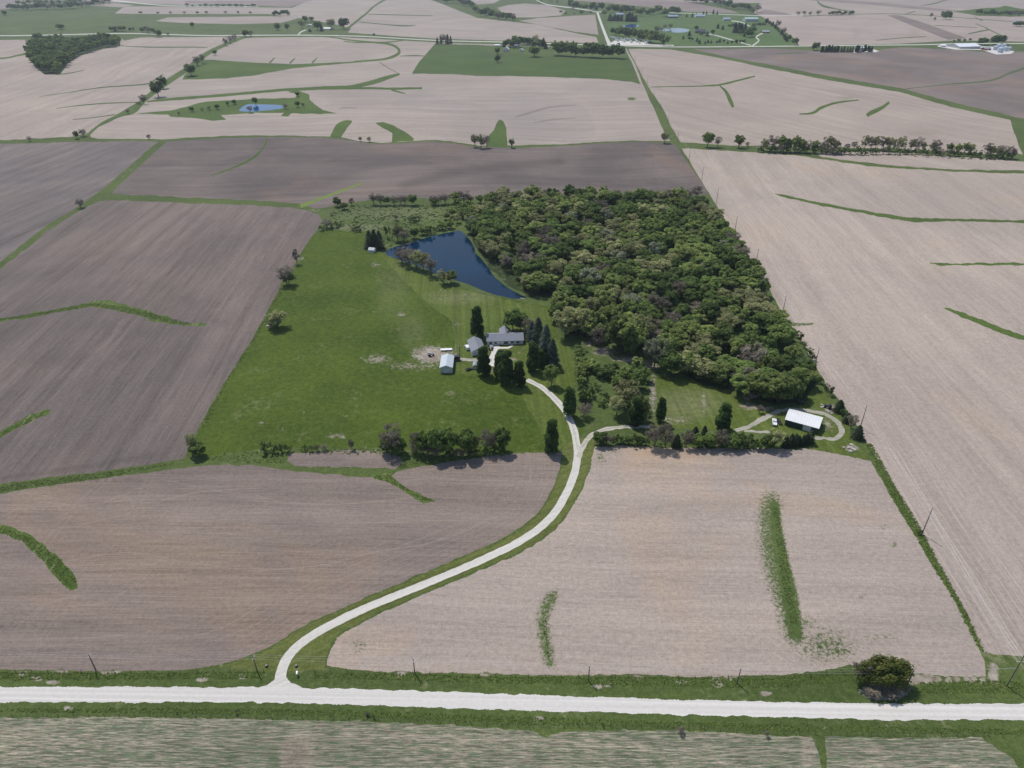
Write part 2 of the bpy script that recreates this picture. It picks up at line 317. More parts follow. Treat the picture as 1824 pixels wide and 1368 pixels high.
# --- dark fields beyond the woodland and on the left
Z('field', 'grey_l', [(-1500, 275), (0, 256), (130, 253), (250, 251), (283, 252), (260, 270), (230, 297), (182, 337), (140, 368), (80, 403), (0, 467), (-250, 640), (-1500, 640)])
Z('field', 'dark_m', [(297, 252), (400, 246), (470, 244), (560, 244.5), (600, 247), (650, 254), (680, 256.5), (720, 255), (760, 252), (800, 254), (840, 261), (920, 264), (1000, 260), (1080, 254.5), (1140, 252), (1202, 256), (1226, 291), (1250, 325), (1262, 347), (1200, 349), (1000, 352), (900, 352), (700, 354), (640, 358), (600, 364), (578, 371), (560, 371), (540, 364), (500, 360), (430, 356), (340, 352), (250, 347.5), (197, 345), (212, 330), (245, 300), (275, 272)])
ribbon('grass_strip', 'gstrip', [(476, 247, 3), (470, 262, 4), (452, 280, 4), (420, 297, 3.5), (376, 313, 1.5)])
ribbon('grass_strip', 'glite', [(535, 367, 7), (560, 358, 5), (600, 343, 4), (648, 326, 3)])
soft(2, [(720, 330, 8), (800, 310, 10), (900, 296, 9), (1000, 288, 7)], .7)
soft(1, [(1165, 262, .6), (1168, 300, .7), (1178, 340, .8)], .6); soft(1, [(1173, 262, .6), (1176, 300, .7), (1190, 340, .8)], .5)
Z('field', 'brown_l', [(-1500, 1150), (-60, 868), (0, 862), (80, 851), (200, 837), (300, 822), (329, 817), (333, 806), (345, 777), (360, 750), (380, 714), (399, 682), (426, 640), (458, 588), (477, 553), (496, 519), (500, 505), (520, 478), (536, 450), (555, 420), (567, 406), (574, 392), (566, 382), (548, 374), (520, 370), (460, 366), (350, 362), (240, 358), (200, 357), (178, 358), (140, 376), (85, 411), (50, 441), (0, 479), (-60, 515), (-1500, 1150)][:-1])
Z('grass_strip', 'gstrip_n', [(-90, 580), (0, 567), (60, 558), (120, 546), (165, 537), (190, 536), (230, 545), (270, 556), (310, 569), (345, 576), (369, 577), (366, 582), (320, 580), (280, 574), (240, 562), (200, 551), (165, 546), (120, 553), (60, 565), (0, 572), (-90, 588)], 1.0)
Z('grass_strip', 'gstrip_n', [(-40, 800), (0, 768), (40, 745), (75, 731), (93, 728), (90, 735), (60, 750), (30, 766), (0, 779), (-40, 812)], 1.0)
Z('field', 'brown_near', [(-1500, 1250), (-300, 1196), (0, 1192), (100, 1194), (200, 1196), (240, 1195), (330, 1193), (390, 1183), (430, 1173), (455, 1163), (490, 1147), (520, 1127), (560, 1105), (600, 1088), (650, 1064), (700, 1044), (745, 1024), (800, 1001), (850, 980), (880, 967), (915, 948), (955, 918), (975, 890), (988, 860), (997, 832), (1000, 806), (940, 806), (880, 810), (820, 820), (770, 828), (735, 834), (705, 840), (697, 847), (668, 850), (650, 850), (590, 845), (500, 836), (455, 829), (400, 827), (340, 832), (200, 850), (60, 869), (0, 879), (-1500, 1160)])
Z('grass_strip', 'gstrip_n', [(660, 846), (690, 841), (700, 847), (712, 861), (735, 875), (755, 884), (772, 889), (777, 894), (757, 898), (740, 888), (715, 872), (695, 861), (668, 852)], 1.0)
Z('field', 'brown_near', [(511, 821), (516, 809), (568, 803), (631, 802), (682, 804), (712, 814), (716, 824), (702, 835), (657, 834), (581, 832), (526, 831)], .6)
Z('grass_strip', 'gstrip_n', [(-60, 925), (0, 935), (30, 943), (60, 957), (82, 973), (105, 993), (125, 1012), (135, 1026), (138, 1046), (126, 1052), (110, 1040), (98, 1028), (85, 1010), (62, 985), (40, 966), (10, 952), (-60, 940)], 1.0)
Z('field', 'tan_near', [(581, 1186), (588, 1158), (600, 1136), (612, 1127), (640, 1113), (670, 1096), (720, 1074), (765, 1054), (800, 1039), (845, 1021), (910, 993), (950, 973), (990, 943), (1020, 905), (1040, 865), (1052, 830), (1061, 795), (1100, 794), (1200, 797), (1370, 799), (1440, 801), (1490, 806), (1530, 815), (1551, 822), (1572, 857), (1591, 890), (1629, 952), (1667, 1016), (1699, 1067), (1742, 1149), (1752, 1174), (1757, 1206), (1690, 1205), (1625, 1200), (1600, 1190), (1540, 1182), (1515, 1184), (1465, 1194), (1364, 1203), (1250, 1206), (1140, 1201), (980, 1203), (915, 1201), (800, 1199), (707, 1196), (650, 1195)], .8)
Z('field', 'crop', [(-1500, 1274), (0, 1278), (230, 1277), (455, 1281), (640, 1285), (800, 1291), (884, 1299), (940, 1302), (973, 1313), (1000, 1303), (1200, 1300), (1364, 1309), (1444, 1312), (1460, 1345), (1466, 1400), (1470, 1740), (-1500, 1740)], .8)
Z('field', 'crop', [(1470, 1312), (1600, 1314), (1750, 1314), (1775, 1335), (1805, 1352), (1826, 1390), (1900, 1740), (1480, 1740), (1474, 1400), (1472, 1350)], .8)
spot(2, 530, 1350, 34, 40, 1.4); spot(2, 1440, 1335, 14, 26, .6); spot(2, 1560, 1335, 18, 12, .6)
# --- the farm: pasture, yard, woodland floor, pond
Z('pasture', 'pasture', [(334, 812), (346, 778), (362, 752), (381, 716), (401, 684), (428, 642), (460, 590), (498, 520), (503, 507), (523, 479), (556, 422), (572, 411), (600, 411), (652, 413), (660, 440), (690, 452), (720, 475), (790, 505), (880, 527), (930, 537), (978, 548), (985, 580), (1000, 612), (1015, 620), (1025, 740), (1040, 770), (1012, 800), (960, 804), (880, 806), (780, 812), (720, 800), (600, 797), (500, 799), (430, 802), (380, 812)], .9)
Z('lawn', 'lawn', [(672, 446), (690, 456), (720, 477), (790, 507), (880, 529), (930, 539), (975, 550), (985, 600), (1012, 612), (1022, 640), (1024, 735), (1035, 762), (1015, 800), (990, 800), (965, 770), (930, 705), (900, 680), (860, 668), (813, 668), (809, 575), (765, 545), (700, 480)], .9)
Z('grassland', 'lawn', [(1168, 668), (1250, 680), (1330, 712), (1385, 735), (1425, 722), (1446, 690), (1470, 700), (1500, 740), (1520, 785), (1549, 820), (1450, 800), (1380, 770), (1300, 768), (1170, 758)], .8)
Z('verge', 'verge', [(395, 1186), (455, 1166), (490, 1150), (520, 1130), (560, 1108), (600, 1091), (650, 1067), (700, 1047), (745, 1027), (800, 1004), (850, 983), (880, 970), (915, 952), (957, 921), (978, 892), (991, 862), (1000, 833), (1003, 800), (1010, 790), (1030, 780), (1060, 776), (1058, 797), (1049, 832), (1036, 865), (1016, 905), (986, 943), (946, 971), (906, 991), (843, 1018), (798, 1036), (763, 1051), (718, 1071), (668, 1093), (636, 1111), (608, 1124), (596, 1134), (584, 1158), (577, 1192), (525, 1195), (440, 1196)], .6)
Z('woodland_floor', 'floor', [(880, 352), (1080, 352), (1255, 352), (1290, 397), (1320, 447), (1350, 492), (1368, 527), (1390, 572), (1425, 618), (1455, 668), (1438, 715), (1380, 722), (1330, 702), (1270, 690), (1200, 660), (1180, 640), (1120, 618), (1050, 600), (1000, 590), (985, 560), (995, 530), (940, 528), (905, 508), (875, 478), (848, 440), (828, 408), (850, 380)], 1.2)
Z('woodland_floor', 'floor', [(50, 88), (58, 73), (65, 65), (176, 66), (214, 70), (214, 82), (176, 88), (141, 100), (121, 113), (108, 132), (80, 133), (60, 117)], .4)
Z('pond', 'water', [(687, 451), (697, 441), (722, 435), (745, 428), (780, 418), (811, 412), (823, 413), (836, 426), (845, 441), (847, 451), (858, 461), (869, 476), (879, 491), (894, 504), (915, 519), (930, 526), (938, 530), (915, 532), (894, 528), (869, 521), (843, 510), (816, 501), (780, 489), (758, 479), (732, 469), (707, 461), (692, 456)], .3, True)
Z('farm_pond', 'water_far', [(1188, 54), (1196, 50.5), (1212, 50), (1228, 53), (1222, 57), (1204, 58)], .1, True); Z('farm_pond', 'water_far', [(1108, 47), (1125, 43), (1138, 45), (1130, 49), (1115, 49)], .1, True)
Z('farm_pond', 'water_far', [(1176, 53), (1184, 50), (1190, 53), (1184, 56)], .1, True)
# --- bare soil, gravel and tracks
Z('driveway', 'drive', [(450, 1228), (475, 1220), (489, 1210), (494, 1190), (508, 1190), (510, 1205), (519, 1216), (535, 1222), (545, 1230)], .3)
ribbon_m('driveway', 'drive', [(500, 1228), (499, 1210), (504, 1188), (516, 1166), (540, 1143), (580, 1118), (640, 1088), (700, 1063), (760, 1039), (820, 1014), (870, 992), (915, 970), (955, 945), (985, 917), (1006, 884), (1021, 850), (1028, 820), (1028, 796), (1022, 765), (1010, 738), (990, 712), (965, 690), (938, 676)], 3.3)
ribbon_m('driveway', 'drive2', [(1031, 815), (1037, 797), (1050, 778), (1068, 768), (1095, 761.5), (1130, 760), (1160, 760)], 2.6, .4)
ribbon_m('driveway', 'track', [(1310, 767), (1335, 759), (1365, 742), (1390, 732), (1415, 729), (1450, 733), (1480, 742), (1496, 758), (1498, 772), (1485, 782), (1465, 781), (1440, 777)], 2.6, .6)
ribbon_m('driveway', 'track', [(1325, 768), (1350, 769), (1372, 769)], 1.8, .6)
Z('farmyard', 'concrete', [(872, 615), (890, 615), (890, 627), (882, 638), (884, 652), (872, 652), (870, 640), (876, 627)], .2)
ribbon_m('farmyard', 'track', [(876, 641), (850, 641), (824, 640), (806, 640)], 2.6, .4)
Z('farmyard', 'concrete', [(889, 618), (905, 618), (912, 614), (915, 616), (906, 621), (890, 621)], .1)
ROADN = [(-1500, 1210), (0, 1223.5), (250, 1223.5), (455, 1224), (600, 1226), (690, 1229), (912, 1236.5), (1140, 1244.5), (1370, 1250), (1590, 1254), (1824, 1253), (3300, 1250)]
ROADS = [(3300, 1282), (1824, 1282), (1590, 1283), (1370, 1277), (1140, 1271), (912, 1265), (690, 1257.5), (600, 1254), (455, 1251), (250, 1251), (0, 1251), (-1500, 1240)]
Z('road', 'road', ROADN+ROADS, .7)
FR = [(-1500, 58), (-300, 62), (0, 63.5), (100, 62), (220, 59.5), (300, 61.5), (380, 63.3), (520, 62.5), (640, 64.5), (780, 72), (900, 75), (1080, 80.5), (1200, 83.5), (1370, 82.5), (1500, 81), (1640, 79.5), (1720, 77.5), (1824, 77.5), (3300, 74)]
ribbon('road', 'road_far', [(x, y, 1.35) for x, y in FR], .1)
ribbon('road', 'road_far', [(1086, 80, 7), (1080, 66, 5), (1072, 45, 4.2), (1064, 22, 3.4)], .15)
ribbon('road', 'road_far', [(955, 0, 1), (975, 8, 1.5), (1010, 13, 1.6), (1050, 18.5, 1.6), (1063, 21, 2), (1072, 20.5, 2)], .1)
ribbon('road', 'road_far', [(200, 1, 1.6), (225, 3, 1.8), (250, 6, 1.4), (300, 10, 1.2), (360, 11, 1), (460, 12, .9)], .08)
ribbon('road', 'road_far', [(531, 62, 2), (536, 57, 1.8), (545, 53, 1.5)], .1)
ribbon('road', 'road_far', [(1190, 22.5, .9), (1300, 26, .9), (1364, 28, .9), (1430, 26.5, .9)], .08)
ribbon('road', 'road_far', [(1340, 82, 2.2), (1352, 72, 2), (1347, 66, 2), (1360, 58, 2)], .1); ribbon('road', 'road_far', [(1338, 81, 1.6), (1310, 73, 1.6), (1275, 63, 1.6), (1258, 60, 1.4)], .1)
ribbon('road', 'road_far', [(1336, 47, 1.4), (1322, 40, 1.4), (1303, 37, 1.4)], .1)
Z('farmyard', 'concrete', [(1088, 76), (1095, 72), (1150, 75), (1156, 79), (1200, 80), (1200, 82), (1090, 80)], .2)
Z('farmyard', 'concrete', [(1668, 82), (1690, 80), (1760, 83), (1790, 84), (1807, 92), (1800, 96), (1775, 97), (1750, 89), (1700, 88), (1680, 85)], .3)
Z('farmyard', 'concrete', [(1520, 88), (1552, 86), (1566, 91), (1555, 94), (1520, 94)], .2)
# soft marks: grass in the stubble (0), wheel lines (1), moist soil / dry grass (2)
soft(0, [(1374, 893, 24), (1368, 930, 26), (1374, 980, 28), (1386, 1030, 28), (1400, 1080, 26), (1415, 1130, 24)], .80)
soft(0, [(1380, 900, 10), (1382, 940, 13), (1390, 990, 15), (1401, 1040, 17), (1409, 1080, 17), (1417, 1130, 15)], 1.5)
spot(0, 1470, 1150, 66, 40, .66); spot(0, 1495, 1160, 30, 12, .75); spot(0, 1430, 1110, 30, 18, .6)
soft(0, [(985, 1060, 14), (974, 1080, 16), (967, 1105, 15), (970, 1135, 15), (976, 1165, 15), (980, 1182, 12)], .82)
spot(0, 1594, 970, 9, 8, .62); spot(0, 1573, 940, 8, 7, .55); spot(0, 1535, 1062, 10, 5, .5); spot(0, 1565, 1135, 60, 6, .5); spot(0, 1070, 815, 14, 18, .55); spot(0, 1095, 803, 16, 6, .5)
spot(0, 640, 1150, 22, 18, .5); spot(0, 1600, 1180, 40, 12, .5)
# pasture: bare spots
spot(0, 768, 632, 40, 19, 1.0); spot(0, 795, 628, 24, 10, .7); spot(0, 770, 650, 20, 8, .5); spot(0, 672, 640, 34, 11, .62); spot(0, 735, 652, 60, 12, .5)
for x, y, a, b in ((466, 753, 11, 5), (617, 741, 7, 3.5), (541, 734, 6, 2.4), (804, 702, 8, 6), (503, 764, 4, 3), (600, 776, 26, 7), (715, 560, 10, 8), (668, 471, 12, 7), (480, 580, 8, 6), (537, 461, 8, 4), (860, 620, 5, 3), (815, 578, 6, 4)): spot(0, x, y, a, b, .55)
for P in ([(806, 575, 1.5), (811, 600, 1.5), (812, 650, 1.5)],): soft(2, P, .5)
spot(2, 700, 520, 34, 56, .16); spot(2, 735, 590, 26, 34, .2)
spot(2, 700, 380, 120, 16, .28); spot(2, 640, 405, 60, 6, .5); spot(2, 1225, 720, 70, 30, .35); spot(2, 820, 530, 70, 14, .3)
spot(0, 1075, 626, 26, 10, .8); spot(0, 1050, 612, 14, 6, .7); spot(0, 1120, 640, 36, 8, .75); spot(0, 1160, 650, 26, 14, .6); spot(0, 1163, 700, 8, 46, .7); spot(0, 1254, 715, 5, 30, .6); spot(0, 1200, 748, 60, 10, .5)
spot(0, 1335, 724, 26, 8, .8); spot(0, 1365, 728, 26, 8, .6); spot(0, 1480, 728, 18, 10, .85); spot(0, 1517, 798, 16, 7, .9); spot(0, 1475, 757, 16, 16, .55); spot(0, 1186, 576, 10, 6, .8)
spot(0, 915, 640, 8, 4, .8); spot(0, 925, 627, 6, 3, .6); spot(0, 988, 613, 4, 3, .8); spot(0, 870, 660, 14, 8, .7); spot(0, 895, 664, 10, 6, .6)
soft(2, [(690, 452, 2), (700, 442, 2), (745, 430, 2), (780, 420, 2), (811, 413.5, 2)], 1.0)
spot(0, 1575, 1233, 46, 16, 1.5); spot(0, 1640, 1210, 34, 11, 1.1); spot(0, 1770, 1200, 12, 26, 1.0)
for x in (1655, 1672, 1690, 1705, 1722, 1735, 1750): spot(0, x, 1211, 7, 8, 1.1)
for x, y in ((40, 1200), (65, 1209), (95, 1215), (110, 1196), (190, 1198), (205, 1197), (715, 1200), (865, 1201), (1065, 1222), (1080, 1220), (1135, 1206), (1213, 1215), (1275, 1212), (1280, 1220), (1300, 1208), (1364, 1235), (360, 1210), (430, 1205), (120, 1262), (960, 1281)): spot(0, x, y, 13, 5.5, 1.0)
# wheel lines on the near left field
def zz(x0, y0, P, wd=1.0): return [(x0+x/3.965, y0+y/3.965, wd) for x, y in P]
TR = [zz(0, 680, [(560, 1010), (850, 950), (1150, 950), (1300, 1000), (1400, 1070)]), zz(0, 680, [(250, 780), (450, 860), (650, 870), (860, 805), (1080, 745), (1824, 800)]),
      zz(0, 680, [(300, 850), (540, 870), (900, 840), (1080, 850), (1400, 780), (1824, 750)]), zz(0, 680, [(1150, 690), (1500, 760), (1824, 850)]),
      zz(0, 680, [(500, 1260), (900, 1205), (1300, 1270), (1824, 1340)]), zz(0, 680, [(1100, 640), (960, 940), (850, 1200), (780, 1368)]), zz(0, 680, [(1060, 640), (930, 900), (800, 1160)]),
      zz(0, 680, [(760, 700), (560, 890), (400, 1080), (260, 1300)]), zz(0, 680, [(720, 700), (520, 890), (360, 1080)]), zz(0, 680, [(640, 760), (440, 960), (300, 1160)]), zz(0, 680, [(330, 700), (140, 880), (0, 960)]),
      zz(0, 1023, [(0, 170), (400, 175), (650, 220), (820, 170), (1000, 20)]), zz(0, 1023, [(0, 200), (400, 215), (700, 205), (900, 110)]),
      zz(0, 1023, [(0, 460), (500, 455), (900, 430), (1300, 440), (1560, 380), (1824, 230)]), zz(0, 1023, [(0, 490), (700, 500), (900, 470), (1400, 490), (1824, 350)]),
      zz(0, 1023, [(560, 150), (350, 200), (200, 300), (90, 420), (130, 530), (300, 570)]), zz(0, 1023, [(210, 40), (330, 110), (500, 150), (900, 150), (1824, 170)]),
      zz(455, 680, [(0, 800), (200, 850), (600, 860), (1100, 820)]), zz(455, 680, [(0, 840), (400, 870), (900, 850)]), zz(455, 680, [(0, 1020), (700, 1000), (1400, 980), (1824, 1010)]),
      zz(455, 680, [(0, 1340), (500, 1290), (850, 1200), (1300, 1120), (1824, 900)]), zz(455, 680, [(840, 1200), (940, 1230), (960, 1290), (900, 1368)]),
      zz(455, 680, [(1100, 640), (1400, 600), (1824, 580)]), zz(455, 680, [(1060, 700), (1400, 660), (1824, 620)]),
      zz(455, 1023, [(0, 150), (620, 150)]), zz(910, 680, [(240, 540), (245, 700), (200, 850), (60, 1000)]), zz(910, 680, [(215, 540), (215, 700), (160, 850), (20, 1000)]), zz(910, 680, [(130, 510), (135, 700), (80, 850)])]
for cx, cy, rx, ry in ((58, 1087, 13, 17), (60, 1085, 8, 11), (47, 1140, 26, 26), (49, 1142, 19, 20), (740, 848, 15, 15), (736, 848, 10, 11), (240, 1010, 20, 32), (900, 905, 26, 15), (222, 898, 12, 11), (215, 900, 24, 18)):
    TR.append([(cx+rx*math.cos(q), cy+ry*math.sin(q), .7) for q in np.linspace(-1.9, 1.9, 14)])
EDGE = [(430, 1173), (490, 1147), (560, 1105), (650, 1064), (745, 1024), (850, 980), (915, 948), (955, 918), (975, 890), (988, 860), (997, 812)]
for q in (7, 15, 24, 34, 46, 60, 76): TR.append([(x-q*(.35+.6*(i/10)), y-q*(.95-.75*(i/10)**2), .7) for i, (x, y) in enumerate(EDGE)])
soft(0, [(1029, 800, 1.3), (1022, 765, 1.3), (1010, 738, 1.2), (990, 712, 1.1), (965, 690, 1.0), (940, 677, .9)], .75)
soft(0, [(1037, 797, .9), (1050, 778, .9), (1068, 768, .9), (1095, 761.5, .9), (1130, 760, .9)], .7)
for P in TR: soft(1, P, random.uniform(.35, .75))
for i in range(16):     # wheel lines along the rows of the left field
    x = 20+i*32+random.uniform(-8, 8); soft(1, [(x, 812-x*.03, .6), (x+95, 640, .6), (x+190, 480, .5), (x+250, 385, .4)] if x+250 < 545 else [(x, 812-x*.05, .6), (x+60, 700, .6)], random.uniform(.2, .6))
for P in ([(385, 700, 5), (430, 610, 5), (480, 520, 5), (520, 440, 5)],): soft(2, P, .3)
soft(2, [(0, 852, 4), (150, 832, 6), (260, 812, 6)], .5); spot(2, 100, 640, 80, 20, .4); spot(2, 330, 540, 60, 20, .3)

MATS = dict(
    ground=None,
    wild=grass('rough grass', (.048, .076, .019), (.115, .150, .042), .34),
    pasture=grass('pasture grass', (.034, .062, .006), (.098, .136, .018), .20, big=.02),
    lawn=grass('mown grass', (.062, .090, .014), (.118, .152, .032), .10, stripe=ang((812, 650), (812, 600))),
    gyard=grass('lawn grass', (.06, .105, .028), (.11, .165, .05), .2),
    verge=grass('verge grass', (.075, .095, .022), (.150, .165, .048), .12, stripe=ang((700, 1056), (915, 962))),
    gstrip=grass('strip grass', (.046, .080, .016), (.100, .148, .032), .16),
    glite=grass('pale strip grass', (.11, .16, .03), (.19, .25, .06), .2),
    gstrip_n=grass('driven strip grass', (.046, .080, .014), (.098, .145, .028), .2, stripe2=ang((290, 680), (460, 441))),
    gdark=grass('ditch grass', (.05, .075, .03), (.12, .15, .06), .35),
    green_field=grass('hay field grass', (.050, .085, .020), (.085, .126, .032), .06, stripe=ang((800, 110), (1100, 116))),
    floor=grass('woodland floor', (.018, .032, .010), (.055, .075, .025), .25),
    tan_far=soil('pale far stubble', (.30, .262, .238), (.34, .30, .268), (.33, .275, .23), .15, .12, 60, fine=.6),
    dark_far=soil('dark far soil', (.22, .185, .175), (.26, .22, .20), (.25, .2, .17), .1, .12, 60, fine=.6),
    tan_l=soil('stubble', (.32, .280, .248), (.375, .328, .288), (.36, .30, .25), ang((0, 230), (250, 130)), .34, 60, orange=.25),
    tan_m=soil('contoured stubble', (.31, .274, .246), (.36, .318, .280), (.36, .30, .25), ang((600, 190), (1000, 190)), .34, 130, orange=.25, wscale=.0035),
    tan_m2=soil('grey stubble', (.29, .262, .240), (.335, .300, .272), (.34, .29, .25), ang((600, 190), (1000, 190)), .36, 160, orange=.15, wscale=.0035),
    dband=soil('dark stubble', (.22, .195, .18), (.25, .22, .2), (.25, .22, .2), 0, .15, 20),
    tan_r=soil('stubble of the right fields', (.345, .298, .265), (.395, .342, .300), (.38, .315, .265), ang((1500, 200), (1180, 130)), .34, 40, orange=.3, mul=.94),
    tan_r3=soil('drilled stubble', (.345, .300, .268), (.405, .352, .305), (.40, .330, .262), ang((1541, 786), (1371, 516)), .34, 14, orange=.40, fine=1.0),
    brown_r=soil('dark tilled soil', (.165, .140, .130), (.225, .188, .170), (.27, .185, .140), ang((1500, 130), (1800, 140)), .18, 60, orange=.5),
    grey_l=soil('grey tilled soil', (.155, .138, .136), (.225, .195, .185), (.26, .205, .175), ang((25, 345), (227, 265)), .65, 10, orange=.3, mul=.88),
    dark_m=soil('dark contoured soil', (.128, .110, .106), (.195, .165, .150), (.23, .17, .132), ang((400, 320), (1000, 310)), .50, 90, orange=.6, mul=.92),
    brown_l=soil('brown tilled soil', (.165, .142, .134), (.225, .190, .170), (.255, .200, .160), ang((290, 680), (460, 441)), .62, 12, orange=.45, mul=.80),
    brown_near=soil('near tilled soil', (.205, .172, .158), (.265, .222, .192), (.31, .235, .165), ang((0, 1180), (900, 1200)), .50, 10, orange=.7, fine=1.1, mul=.91),
    tan_near=soil('near stubble', (.315, .275, .248), (.385, .332, .288), (.40, .305, .22), ang((1100, 1190), (1600, 1205)), .32, 16, orange=.9, fine=1.15),
    crop=soil('young crop rows', (.27, .245, .195), (.36, .32, .25), (.34, .29, .22), ang((0, 1300), (1800, 1320)), .5, 3, green=(.072, .110, .055), fine=1.4, sxm=1.6),
    road=gravel('white gravel', (.50, .475, .43), (.66, .63, .585), ang((0, 1238), (1824, 1268))),
    drive=gravel('drive gravel', (.46, .435, .385), (.64, .61, .55), ang((700, 1063), (820, 1014)), 3),
    drive2=gravel('worn drive gravel', (.36, .33, .27), (.55, .52, .45), 0),
    track=gravel('earth track', (.24, .23, .17), (.46, .44, .38), 0),
    road_far=gravel('far road gravel', (.48, .465, .42), (.58, .565, .52), 0),
    concrete=gravel('pale yard gravel', (.50, .47, .42), (.68, .65, .60), 0),
)
def water(name, col):
    t = NT(name); n = t.noise(t.pos(), .9, 4, .6); n2 = t.noise(t.pos(), .02, 3, .5)
    t.bump(n, .12, .25); c = t.mix(t.ramp(n2, .3, .7), tuple(v*.85 for v in col), tuple(v*1.15 for v in col)); return t.fin(c, .1, .16)
MATS['water'] = water('pond water', (.0012, .020, .046)); MATS['water_far'] = water('far pond water', (.006, .060, .19))
def patchwork():
    t = NT('distant farmland'); pos = t.pos(); v = t.n('ShaderNodeTexVoronoi'); v.distance = 'CHEBYCHEV'; t.put(v.inputs['Vector'], pos); v.inputs['Scale'].default_value = .0022
    sx = t.n('ShaderNodeSeparateColor'); t.t.links.new(v.outputs['Color'], sx.inputs[0])
    c = t.mix(t.ramp(sx.outputs[0], .2, .8), (.36, .31, .275), (.25, .215, .195)); c = t.mix(t.math('GREATER_THAN', sx.outputs[1], .72), c, (.08, .13, .035))
    c = t.scale(c, t.lin(t.noise(pos, .01, 8, .7), .3, .7, .85, 1.15)); return t.fin(c)
MATS['ground'] = patchwork()

# ---- triangulate everything together: one seamless sheet, split into its zones
pts = []; 
def addp(P3): pts.extend((float(a), float(b)) for a, b in P3[:, :2])
tiers = [(2.6, 60, 330), (5, 330, 660), (10, 660, 1300), (20, 1300, 2600), (45, 2600, 5200), (400, 5200, 15000)]
for s, r0, r1 in tiers:
    n = int(2*r1/s); xs = (np.arange(n)-n/2)*s
    X, Y = np.meshgrid(xs, xs); X = X.ravel()+rng.uniform(-.3, .3, X.size)*s; Y = Y.ravel()+rng.uniform(-.3, .3, Y.size)*s
    d = np.hypot(X, Y); k = (d >= r0) & (d < r1) & (Y > np.abs(X)*.95-60) if s < 100 else (d >= r0) & (d < r1) & (Y > -900)
    pts.extend(zip(X[k].tolist(), Y[k].tolist()))
def softpts():
    out = []
    for ch, kind, D_, st in SOFT:
        if kind == 'line':
            xy = D_[:, :2]; wd = D_[:, 2]; d = np.gradient(xy, axis=0); L = np.hypot(d[:, 0], d[:, 1])+1e-9; nrm = np.stack([-d[:, 1]/L, d[:, 0]/L], 1)
            ks = (-1.15, 0, 1.15) if wd.max() < 2.5 else (-1.2, -.75, -.35, 0, .35, .75, 1.2)
            for k in ks: out.append(xy+nrm*(wd*k)[:, None])
        else:
            x, y, rx, ry = D_; s = max(1.4, min(rx, ry)/3.2)
            gx, gy = np.meshgrid(np.arange(-rx*1.15, rx*1.15, s), np.arange(-ry*1.15, ry*1.15, s)); out.append(np.stack([x+gx.ravel(), y+gy.ravel()], 1))
    return np.concatenate(out)
addp(ground(softpts()))
edges = []; POLY = []
for nm_, mk_, P in ZONES:
    P = np.array(P); P[:, 1] = np.maximum(P[:, 1], -45)
    Wp = ground(P); n0 = len(pts); n = len(Wp); edges += [(n0+i, n0+(i+1) % n) for i in range(n)]; addp(Wp); POLY.append(Wp[:, :2])
pts += [(-15500, -1000), (15500, -1000), (15500, 15500), (-15500, 15500)]
SCL = 1/1000.0
res = delaunay_2d_cdt([Vector((a*SCL, b*SCL)) for a, b in pts], edges, [], 0, 1e-7, True)
V = np.array([(v.x/SCL, v.y/SCL) for v in res[0]]); T = np.array([tuple(t) for t in res[2]])
CEN = V[T].mean(1); own = np.full(len(T), -1)
for zi, Pz in enumerate(POLY):          # even-odd test of every triangle against every outline; later outlines win
    mn, mx = Pz.min(0), Pz.max(0)
    idx = np.nonzero((CEN[:, 0] > mn[0]) & (CEN[:, 0] < mx[0]) & (CEN[:, 1] > mn[1]) & (CEN[:, 1] < mx[1]))[0]
    if not len(idx): continue
    idx = idx[np.argsort(CEN[idx, 1])]; ys = CEN[idx, 1]; xs = CEN[idx, 0]; ins = np.zeros(len(idx), bool)
    for (x1, y1), (x2, y2) in zip(Pz, np.roll(Pz, -1, 0)):
        if y1 == y2: continue
        a, b = np.searchsorted(ys, (min(y1, y2), max(y1, y2)))
        if b > a: ins[a:b] ^= xs[a:b] < x1+(ys[a:b]-y1)/(y2-y1)*(x2-x1)
    own[idx[ins]] = zi
V3 = np.column_stack([V, hgt(V[:, 0], V[:, 1])]); PX = project(V3); front = V[:, 1] > 20
mk = np.zeros((len(V), 4)); mk[:, 3] = 1
for ch, kind, D_, st in SOFT:
    if kind == 'ell':
        x, y, rx, ry = D_; d = np.hypot((PX[:, 0]-x)/rx, (PX[:, 1]-y)/ry); val = np.clip(1.1-d, 0, 1)**.6*st
        val = np.where(d > 1.1, 0, val)
    else:
        xy = D_[:, :2]; wd = D_[:, 2]; m = (PX[:, 0] > xy[:, 0].min()-40) & (PX[:, 0] < xy[:, 0].max()+40) & (PX[:, 1] > xy[:, 1].min()-40) & (PX[:, 1] < xy[:, 1].max()+40) & front
        val = np.zeros(len(V)); idx = np.nonzero(m)[0]; Q = PX[idx]; best = np.zeros(len(idx))
        for i in range(len(xy)-1):
            a, b = xy[i], xy[i+1]; ab = b-a; t = np.clip(((Q-a)@ab)/(ab@ab+1e-9), 0, 1); dd = np.hypot(*(Q-a-t[:, None]*ab).T)
            ww = wd[i]+(wd[i+1]-wd[i])*t; best = np.maximum(best, np.clip(1.12-dd/ww, 0, 1))
        val[idx] = (best if wd.max() < 2.5 else best**.6)*st
    val = np.where(front, val, 0); mk[:, ch] = np.maximum(mk[:, ch], val)
names = [('ground', 'ground')]+[(a, b) for a, b, _ in ZONES]
groups = {}
for zi in np.unique(own): groups.setdefault(names[zi+1], []).append(T[own == zi])
for k_ in groups: groups[k_] = np.concatenate(groups[k_])
